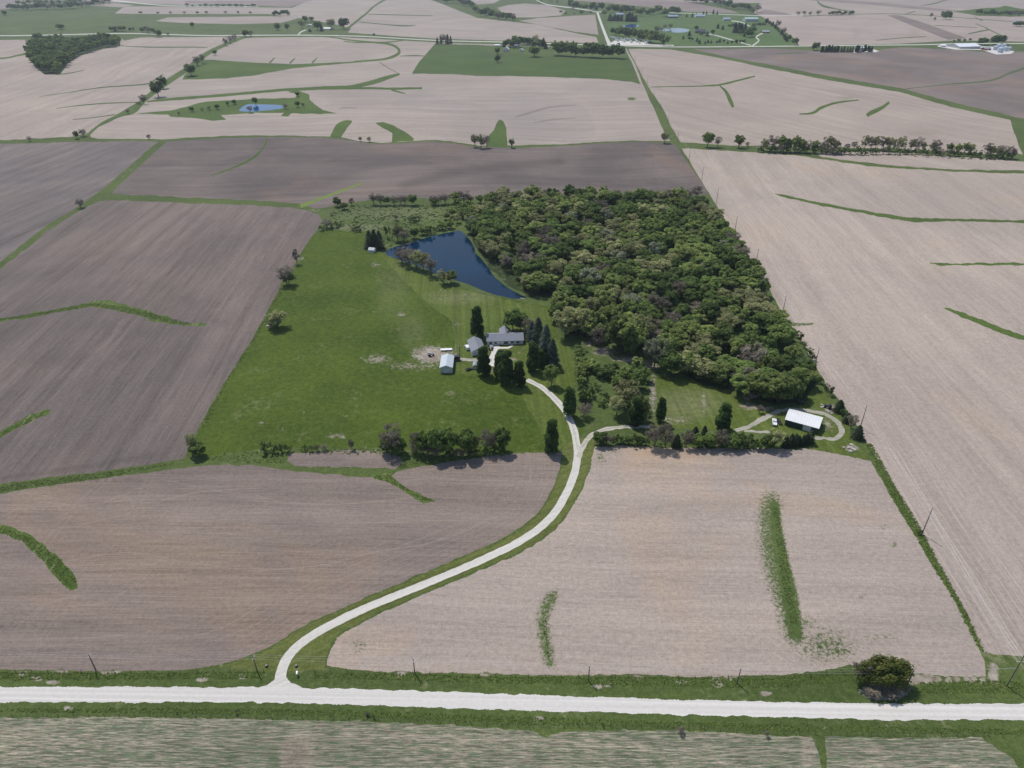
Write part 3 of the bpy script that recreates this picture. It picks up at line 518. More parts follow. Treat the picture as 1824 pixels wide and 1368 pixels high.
for (nm_, mk_), tl in sorted(groups.items()):
    tl = np.array(tl); ids, inv = np.unique(tl, return_inverse=True); inv = inv.reshape(tl.shape)
    me = bpy.data.meshes.new(nm_); vv = V3[ids]
    me.from_pydata(vv.tolist(), [], inv.tolist()); me.update()
    if me.polygons[0].normal.z < 0: me.flip_normals()
    a = me.color_attributes.new('mk', 'FLOAT_COLOR', 'POINT'); a.data.foreach_set('color', mk[ids].astype(np.float32).ravel())
    me.materials.append(MATS[mk_]); me.polygons.foreach_set('use_smooth', [True]*len(me.polygons))
    o = bpy.data.objects.new(nm_, me); COL.objects.link(o); o['kind'] = 'structure'
print('ground verts', len(V), 'zones', len(groups))
#@@PART2
# ------------------------------------------------------------------ object helpers
def tag(o, label=None, cat=None, group=None, kind=None):
    if label: o['label'] = label
    if cat: o['category'] = cat
    if group: o['group'] = group
    if kind: o['kind'] = kind
    return o
def empty(name, loc, rz=0, label=None, cat=None, group=None):
    o = bpy.data.objects.new(name, None); o.empty_display_size = .5; COL.objects.link(o); o.location = loc; o.rotation_euler = (0, 0, rz)
    return tag(o, label, cat, group)
def flat(name, col, rough_=.8, spec=.2, var=.0, sc=1.0, metal=0):
    t = NT(name)
    c = (*col, 1)
    if var:
        tc = t.n('ShaderNodeTexCoord').outputs['Object']; n = t.noise(tc, sc, 6, .7)
        c = t.mix(n, tuple(v*(1-var) for v in col), tuple(min(1, v*(1+var)) for v in col))
    t.fin(c, rough_, spec); t.b.inputs['Metallic'].default_value = metal; return t.m
def metal_roof(name, col, axis=0, rough_=.45, pitch=.9):
    t = NT(name); tc = t.n('ShaderNodeTexCoord').outputs['Object']
    sx = t.n('ShaderNodeSeparateXYZ'); t.put(sx.inputs[0], tc)
    sn = t.math('SINE', t.math('MULTIPLY', sx.outputs[axis], 2*math.pi/pitch)); r = t.ramp(sn, .75, 1)
    n = t.noise(tc, .35, 7, .7)
    c = t.mix(n, tuple(v*.82 for v in col), tuple(min(1, v*1.12) for v in col)); c = t.scale(c, t.math('SUBTRACT', 1, t.math('MULTIPLY', r, .14)))
    t.bump(r, .6, .05); return t.fin(c, rough_, .4)
def shingles(name, col):
    t = NT(name); tc = t.n('ShaderNodeTexCoord').outputs['Object']
    n = t.noise(tc, 3, 6, .8); n2 = t.noise(tc, .3, 4, .6); c = t.mix(t.math('ADD', t.math('MULTIPLY', n, .6), t.math('MULTIPLY', n2, .4)), tuple(v*.7 for v in col), tuple(v*1.3 for v in col)); return t.fin(c, .85)
class MB:
    def __init__(s): s.v = []; s.f = []
    def box(s, x0, y0, z0, x1, y1, z1, M=None):
        n = len(s.v); P = [(x0, y0, z0), (x1, y0, z0), (x1, y1, z0), (x0, y1, z0), (x0, y0, z1), (x1, y0, z1), (x1, y1, z1), (x0, y1, z1)]
        if M is not None: P = [tuple(M @ Vector(p)) for p in P]
        s.v += P; s.f += [tuple(n+i for i in q) for q in ((0, 3, 2, 1), (4, 5, 6, 7), (0, 1, 5, 4), (1, 2, 6, 5), (2, 3, 7, 6), (3, 0, 4, 7))]; return s
    def tube(s, pts, rad, k=6, cap=True):
        n = len(s.v); pts = [Vector(p) for p in pts]; m = len(pts); rad = rad if hasattr(rad, '__len__') else [rad]*m
        for i, p in enumerate(pts):
            d = (pts[min(i+1, m-1)]-pts[max(i-1, 0)]).normalized(); a = d.cross(Vector((0, 0, 1)) if abs(d.z) < .95 else Vector((1, 0, 0))).normalized(); b = d.cross(a)
            for j in range(k): q = 2*math.pi*j/k; s.v.append(tuple(p+(a*math.cos(q)+b*math.sin(q))*rad[i]))
        for i in range(m-1):
            for j in range(k): s.f.append((n+i*k+j, n+(i+1)*k+j, n+(i+1)*k+(j+1) % k, n+i*k+(j+1) % k))
        if cap: s.f += [tuple(n+j for j in range(k)), tuple(n+(m-1)*k+j for j in reversed(range(k)))]
        return s
    def poly(s, P, y0, y1):
        """outline in (x, z) extruded along y"""
        n = len(s.v); k = len(P); s.v += [(x, y0, z) for x, z in P]+[(x, y1, z) for x, z in P]
        s.f += [tuple(range(n, n+k)), tuple(reversed(range(n+k, n+2*k)))]+[(n+i, n+k+i, n+k+(i+1) % k, n+(i+1) % k) for i in range(k)]; return s
    def mesh(s, name, mats, smooth=False):
        me = bpy.data.meshes.new(name); me.from_pydata(s.v, [], s.f); me.update()
        bm = bmesh.new(); bm.from_mesh(me); bmesh.ops.recalc_face_normals(bm, faces=bm.faces); bm.to_mesh(me); bm.free()
        for m in (mats if isinstance(mats, (list, tuple)) else [mats]): me.materials.append(m)
        if smooth: me.polygons.foreach_set('use_smooth', [True]*len(me.polygons))
        return me
    def build(s, name, mat, parent=None, smooth=False, loc=None):
        o = bpy.data.objects.new(name, s.mesh(name, mat, smooth)); COL.objects.link(o)
        if parent: o.parent = parent
        if loc is not None: o.location = loc
        return o

# ------------------------------------------------------------------ trees
def leafmat(name, dark, light, hue=.3, trans=.32):
    t = NT(name); at = t.attr('tone'); oi = t.n('ShaderNodeObjectInfo').outputs['Random']
    c = t.mix(at[0], dark, light)
    c = t.mix(t.math('MULTIPLY', t.math('FRACT', t.math('MULTIPLY', oi, 7.31)), hue), c, tuple((a*1.2+b*.9) for a, b in zip(light, (.03, .012, .0))))
    c = t.scale(c, t.lin(oi, 0, 1, .66, 1.40))
    t.fin(c, .75, .15)
    tr = t.n('ShaderNodeBsdfTranslucent'); t.put(tr.inputs[0], t.scale(c, 1.1)); ms = t.n('ShaderNodeMixShader'); ms.inputs[0].default_value = trans
    t.t.links.new(t.b.outputs[0], ms.inputs[1]); t.t.links.new(tr.outputs[0], ms.inputs[2]); t.t.links.new(ms.outputs[0], t.out.inputs[0]); return t.m
LM = dict(A=leafmat('broad leaves', (.062, .108, .024), (.160, .225, .058)), B=leafmat('fresh leaves', (.105, .150, .036), (.245, .300, .085)),
          C=leafmat('budding leaves', (.165, .180, .070), (.35, .36, .165)), D=leafmat('bare twigs', (.125, .105, .078), (.245, .215, .160), .1, .1),
          K=leafmat('cedar needles', (.024, .040, .018), (.060, .080, .038), .1, .1), P=leafmat('cottonwood leaves', (.030, .068, .016), (.080, .135, .032), .15),
          S=leafmat('spruce needles', (.040, .058, .042), (.10, .125, .095), .05, .1), W=leafmat('silvery leaves', (.16, .18, .105), (.28, .30, .19), .1),
          Y=leafmat('willow leaves', (.075, .100, .022), (.180, .205, .052)), G=leafmat('shrub leaves', (.055, .098, .026), (.140, .190, .058)))
BARK = flat('bark', (.10, .082, .066), .95, .1, .3, 3)
def quads(C, N, size, asp, r):
    """leaf cards: centres C, normals N"""
    n = len(C); T1 = np.cross(N, r.normal(size=(n, 3))); T1 /= np.linalg.norm(T1, axis=1)[:, None]+1e-9; T2 = np.cross(N, T1)
    s = size*(.6+.8*r.random((n, 1))); a = T1*s*.5; b = T2*s*.5*asp
    V = np.stack([C-a-b, C+a-b*.6, C+a*.8+b, C-a*.9+b*.8], 1).reshape(-1, 3); F_ = np.arange(4*n).reshape(n, 4); return V, F_
def limbs(r, H, W, base, nb, spread=1.0):
    mb = MB(); tr = H*.022+.08; top = H*.72
    lean = r.normal(size=2)*H*.015
    tp = [(0, 0, -.4), (lean[0]*.3, lean[1]*.3, H*base), (lean[0], lean[1], top)]
    mb.tube(tp, [tr*1.25, tr*.85, tr*.2], 6); ends = []
    for i in range(nb):
        z0 = H*(base*.8+(.62-base*.8)*i/nb); q = r.random()*6.28; L = W*.42*spread*(.7+.5*r.random())
        p0 = Vector((lean[0]*z0/top, lean[1]*z0/top, z0)); p2 = p0+Vector((math.cos(q)*L, math.sin(q)*L, H*(.16+.16*r.random()))); p1 = p0.lerp(p2, .5)+Vector((0, 0, H*.03))
        mb.tube([p0, p1, p2], [tr*.5, tr*.32, tr*.1], 4); ends.append(p2)
        for k in range(2):
            q2 = q+r.normal()*.8; p3 = p1+Vector((math.cos(q2)*L*.5, math.sin(q2)*L*.5, H*.14)); mb.tube([p1, p3], [tr*.26, tr*.07], 3)
    return mb
def crown(kind, r):
    """crown points for a tree H0 m tall and W0 m wide, as lobes of leaf cards"""
    if kind in 'PK': H, W, base = 14., 7., .03
    elif kind == 'S': H, W, base = 14., 8., .05
    elif kind in 'GY': H, W, base = 5., 7., 0.
    else: H, W, base = 12., 11., .12
    Cs, Ns, Tn = [], [], []
    if kind in 'SK':
        n = 2600 if kind == 'S' else 2000; z = r.random(n)**1.25; tier = (z*9) % 1
        rad = W/2*(1-z)**(.6 if kind == 'S' else .55)*(.62+.38*(1-tier))*(.5+.55*r.random(n)**.5); q = r.random(n)*6.28
        rad *= 1+.22*np.sin(q*5+z*31)
        C = np.stack([rad*np.cos(q), rad*np.sin(q), H*(base+(1-base)*z)], 1); N = np.stack([np.cos(q), np.sin(q), np.full(n, .8)], 1)+r.normal(size=(n, 3))*.45
        Cs.append(C); Ns.append(N); Tn.append(.45*r.random(n)+.5*(np.sin(q*5+z*31)*.5+.5)*r.random(n))
    else:
        nl = dict(A=46, B=44, C=40, D=30, P=40, W=36, Y=75, G=20)[kind]; per = dict(A=150, B=140, C=105, D=100, P=130, W=130, Y=130, G=100)[kind]
        cz = H*(base+1)/2; hz = H*(1-base)/2
        for i in range(nl):
            d = r.normal(size=3); d /= np.linalg.norm(d); rr = r.random()**.35*(.70+.16*r.random())
            if kind in 'GY': d[2] = abs(d[2])
            if kind == 'P': zz_ = r.uniform(-1, 1)*.88-.04; prof = max(0, 1-((zz_+.42)/1.36)**2)**.75*.92; q = r.random()*6.28; c = np.array([math.cos(q)*W*.30*prof, math.sin(q)*W*.30*prof, cz+zz_*hz]); lr = W*(.17+.10*r.random())
            else: c = np.array([d[0]*rr*W/2, d[1]*rr*W/2, cz+d[2]*rr*hz*.92]); lr = min(W, H)*(.075+.10*r.random()**1.4)
            if kind == 'Y':
                q = r.random()*6.28; ra = math.sqrt(r.random())*.86; zt = math.sqrt(1-ra*ra*.9)*(.45+.5*r.random()); c = np.array([math.cos(q)*ra*W/2, math.sin(q)*ra*W/2, H*zt*.82]); lr = .75+.5*r.random()
            if kind == 'G': c = np.array([d[0]*rr*W/2, d[1]*rr*W/2, H*.35*d[2]*rr*1.5+H*.15])
            n = int(per*(lr/(W*.18))**2*.9)+12; v = r.normal(size=(n, 3)); v /= np.linalg.norm(v, axis=1)[:, None]
            v[:, 2] = np.where(v[:, 2] < -.35, -v[:, 2], v[:, 2]); rd = lr*(.62+.45*r.random((n, 1)))
            C = c+v*rd*np.array([1, 1, .85]); C[:, 2] = np.maximum(C[:, 2], .15); N = v+r.normal(size=(n, 3))*(.55 if kind != 'D' else 1.2)
            Cs.append(C); Ns.append(N); Tn.append(np.clip(r.random()*.7+r.normal(size=n)*.28+.12, 0, 1))
    C = np.concatenate(Cs); rr_ = np.percentile(np.hypot(C[:, 0], C[:, 1]), 97); C[:, :2] *= W/2/rr_*(.98 if kind in 'SK' else 1); C[:, 2] *= H/np.percentile(C[:, 2], 99.5)
    N = np.concatenate(Ns); N /= np.linalg.norm(N, axis=1)[:, None]; tn = np.clip(np.concatenate(Tn), 0, 1)
    size, asp = dict(A=(.70, 1), B=(.66, 1), C=(.56, .9), D=(1.1, .17), P=(.62, .9), K=(.55, .7), S=(.60, .55), W=(.58, .8), Y=(.40, .45), G=(.48, .9))[kind]
    N = N/np.linalg.norm(N, axis=1)[:, None]*.75+np.array([0, 0, .5]); N /= np.linalg.norm(N, axis=1)[:, None]
    V_, F_ = quads(C, N, size, asp, r)
    return V_, F_, np.repeat(tn, 4), H, W, base
LIB = {}
def lib(kind, var):
    if (kind, var) in LIB: return LIB[kind, var]
    r = np.random.default_rng(abs(hash(kind)) % 1 + ord(kind)*10+var)
    V_, F_, tn, H, W, base = crown(kind, r)
    extra = None
    if kind == 'D':      # a few opening leaves between the twigs
        pass
    me = bpy.data.meshes.new('crown'); me.from_pydata(V_.tolist(), [], F_.tolist()); me.update()
    a = me.color_attributes.new('tone', 'FLOAT_COLOR', 'POINT'); a.data.foreach_set('color', np.column_stack([tn, tn, tn, np.ones_like(tn)]).astype(np.float32).ravel())
    me.materials.append(LM[kind])
    lm = limbs(r, H*(.5 if kind in 'GY' else 1), W, max(base, .08), 3 if kind in 'PKSGY' else 8, .5 if kind in 'PKSGY' else 1.0)
    tme = lm.mesh('trunk', BARK)
    # one-piece version for trees too small to show parts
    vs = V_.tolist()+[list(v) for v in lm.v]; n = len(V_); fs = F_.tolist()+[[n+i for i in f] for f in lm.f]
    sm = bpy.data.meshes.new('tree'); sm.from_pydata(vs, [], fs); sm.update(); sm.materials.append(LM[kind]); sm.materials.append(BARK)
    sm.polygons.foreach_set('material_index', [0]*len(F_)+[1]*len(lm.f))
    tt = np.concatenate([tn, np.zeros(len(lm.v))]); a = sm.color_attributes.new('tone', 'FLOAT_COLOR', 'POINT')
    a.data.foreach_set('color', np.column_stack([tt, tt, tt, np.ones_like(tt)]).astype(np.float32).ravel())
    LIB[kind, var] = (me, tme, sm, H, W); return LIB[kind, var]
NAME = dict(A='broadleaf_tree', B='broadleaf_tree', C='budding_tree', D='bare_tree', K='cedar_tree', P='cottonwood_tree', S='spruce_tree', W='willow_tree', Y='willow_bush', G='shrub')
CAT = dict(K='cedar', S='spruce', G='shrub', Y='bush')
WORD = dict(A='dark leafy tree', B='fresh green tree', C='thin olive tree', D='bare brown tree', K='narrow dark cedar', P='dark column tree', S='blue-grey spruce', W='pale silvery tree', Y='olive bush', G='low green shrub')
def tree_at(p, H, W, kind, label, group=None, parts=True):
    var = random.randrange(4); me, tme, sm, H0, W0 = lib(kind, var); k = random.uniform(.93, 1.07)
    sc_ = (W/W0*k, W/W0/k, H/H0); rz = random.uniform(0, 6.28)
    if kind == 'Y': rz = 0; sc_ = (sc_[0], sc_[1]*.55, sc_[2])
    if parts:
        r = empty(NAME[kind], p, rz, label, CAT.get(kind, 'tree'), group); r.scale = sc_
        for nm_, m_ in (('crown', me), ('trunk', tme)):
            o = bpy.data.objects.new(nm_, m_); COL.objects.link(o); o.parent = r
    else:
        r = bpy.data.objects.new(NAME[kind], sm); COL.objects.link(r); r.location = p; r.rotation_euler = (0, 0, rz); r.scale = sc_; tag(r, label, CAT.get(kind, 'tree'), group)
    return r
CAND = []
def tree(x, y, h, w_, kind, label, group=None):
    if kind in 'AB' and group: CAND.append((h*w_, x, y, h, w_, kind, label, group)); return
    return tree_now(x, y, h, w_*(.93 if kind == 'P' else 1), kind, label, group)
def tree_now(x, y, h, w_, kind, label, group=None):
    p = G(x, y); return tree_at(p, hm(p, h)*.93, w_/ppm(p), kind, label, group, parts=h > 11)
def row(P, n, h, w_, kinds, where, group, jy=1.0, jx=.25):
    """n trees spread along a pixel polyline"""
    C = catmull(np.array(P, float), 1.0); L = np.concatenate([[0], np.cumsum(np.hypot(*np.diff(C[:, :2], axis=0).T))])
    for i in range(n):
        s = L[-1]*(i+.5+random.uniform(-jx, jx))/n; x = np.interp(s, L, C[:, 0]); y = np.interp(s, L, C[:, 1])+random.uniform(-jy, jy)
        k = random.choice(kinds); f = random.uniform(.75, 1.2)
        lb = WORD[k]+' '+where; end = (', left part', ', middle part', ', right part')[i*3//n]
        if n > 5 and len(lb.split()) <= 14: lb += end
        tree(x, y, h*f, w_*f*random.uniform(.85, 1.1), k, lb, group)
def inpoly(x, y, P):
    c = False; n = len(P)
    for i in range(n):
        (x1, y1), (x2, y2) = P[i], P[(i+1) % n]
        if (y1 > y) != (y2 > y) and x < (x2-x1)*(y-y1)/(y2-y1)+x1: c = not c
    return c
def fill_px(P, sx, sy, h, w_, kinds, where, group, tries=4000, lim=200):
    """trees over a pixel outline, spacing measured in pixels"""
    xs = [p[0] for p in P]; ys = [p[1] for p in P]; got = []
    for _ in range(tries):
        x, y = random.uniform(min(xs), max(xs)), random.uniform(min(ys), max(ys))
        if not inpoly(x, y, P) or any(((x-a)/sx)**2+((y-b)/sy)**2 < 1 for a, b in got): continue
        got.append((x, y)); k = random.choice(kinds); f = random.uniform(.8, 1.2); tree(x, y, h*f, w_*f, k, WORD[k]+' '+where, group)
        if len(got) >= lim: break
    return len(got)

# woodland east of the pond: every crown an individual, spaced on the ground
WOOD = [(870, 362), (905, 356), (1080, 357), (1215, 357), (1262, 380), (1290, 412), (1315, 455), (1345, 500), (1362, 540), (1384, 585), (1405, 630), (1432, 672), (1425, 705), (1385, 716), (1335, 700), (1275, 684), (1215, 664), (1180, 650), (1168, 622), (1130, 612), (1090, 612), (1040, 600), (995, 590), (988, 570), (1010, 548), (1000, 520), (955, 522), (915, 505), (890, 478), (862, 442), (838, 408), (855, 380)]
WW = ground(np.array(WOOD)); WP = [(a, b) for a, b in WW[:, :2]]
x0, x1_, y0, y1_ = WW[:, 0].min(), WW[:, 0].max(), WW[:, 1].min(), WW[:, 1].max()
clear = [G(990, 470), G(1000, 500), G(995, 520), G(1190, 575), G(1200, 570), G(1180, 582), G(1210, 560), G(998, 420), G(1075, 625), G(1115, 640)]
got = []
for _ in range(14000):
    x, y = random.uniform(x0, x1_), random.uniform(y0, y1_)
    if not inpoly(x, y, WP) or any((x-c.x)**2+((y-c.y)*.6)**2 < 25 for c in clear): continue
    if any((x-a)**2+(y-b)**2 < (9.6 if random.random() < .8 else 7.6)**2 for a, b, in got): continue
    got.append((x, y))
    if len(got) >= 390: break
print('woodland trees', len(got))
got.sort(key=lambda q: q[1])
patchn = lambda x, y: math.sin(x/23+1)*math.cos(y/31)+.6*math.sin(x/11-y/17)
cnt = {}
for i, (x, y) in enumerate(got):
    v = patchn(x, y)+random.uniform(-1, 1)
    k = 'C' if v > .75 else 'B' if v > -.15 else 'A' if v > -1.3 else 'D'
    if random.random() < .03: k = 'W'
    H = random.uniform(9, 13.5)*(.9 if k == 'C' else 1); W_ = random.uniform(9, 16)
    cnt[k] = cnt.get(k, 0)+1
    u_, v_ = project([(x, y, 0)])[0]; edge = np.interp(v_, [352, 397, 447, 527, 618, 715], [1240, 1285, 1320, 1366, 1420, 1450])
    wh_ = ('at the pole-line edge of the woodland' if u_ > edge-38 else 'along the pond side of the woodland' if u_ < 905 or (u_ < 960 and v_ > 470) else 'at the far north edge of the woodland' if v_ < 385 else
           'in the south-west lobe of the woodland' if v_ > 570 and u_ < 1200 else 'in the southern tail of the woodland' if v_ > 620 else 'in the southern half of the woodland' if v_ > 500 else 'in the western half of the woodland' if u_ < 1050 else 'in the heart of the woodland')
    sz_ = 'broad ' if W_ > 13.5 else 'small ' if W_ < 10.8 else ''
    tree_at(Vector((x, y, float(hgt(x, y)))), H, W_, k, sz_+WORD[k]+' '+wh_, 'woodland trees east of the pond')
print(cnt)
# big crowns at the woodland's near edge
for x, y, h, w_, k, lb in [(1007, 600, 52, 44, 'C', 'wide olive tree at the yard corner of the woodland, just east of the spruces'), (1035, 598, 50, 40, 'C', 'olive tree second from the yard along the woodland edge'), (1055, 600, 48, 40, 'B', 'dense green tree in the woodland edge above the pale soil bank'),
        (1068, 620, 40, 34, 'D', 'purplish brown bare tree overhanging the pale soil bank'), (1100, 622, 58, 56, 'B', 'broad light green crown, largest at the woodland edge above the bank'), (1122, 628, 62, 56, 'B', 'broad green crown above the track at the woodland edge'), (1140, 612, 50, 50, 'C', 'olive crown behind the largest crown at the woodland edge'),
        (1120, 634, 36, 30, 'A', 'dark green tree at the foot of the broad light crowns'), (1165, 655, 56, 40, 'W', 'silvery grey leafed tree over the bend of the earth track'), (1185, 640, 46, 40, 'B', 'green tree right of the silvery tree'), (1195, 668, 42, 40, 'A', 'dark green tree at the clearing edge'),
        (1222, 665, 40, 36, 'B', 'mid green tree behind the clearing edge'), (1250, 652, 40, 36, 'A', 'dark tree above the clearing'), (1350, 712, 48, 54, 'B', 'large rounded green crown at the lower right end of the woodland'), (1385, 716, 50, 58, 'B', 'largest rounded green crown at the lower right end of the woodland'), (1410, 706, 44, 40, 'A', 'rounded dark crown nearest the long green shed'),
        (1318, 704, 36, 44, 'A', 'dark crown left of the large rounded crowns'), (1332, 715, 18, 26, 'D', 'brown thicket below the large rounded crowns')]:
    tree(x, y, h, w_, k, lb)
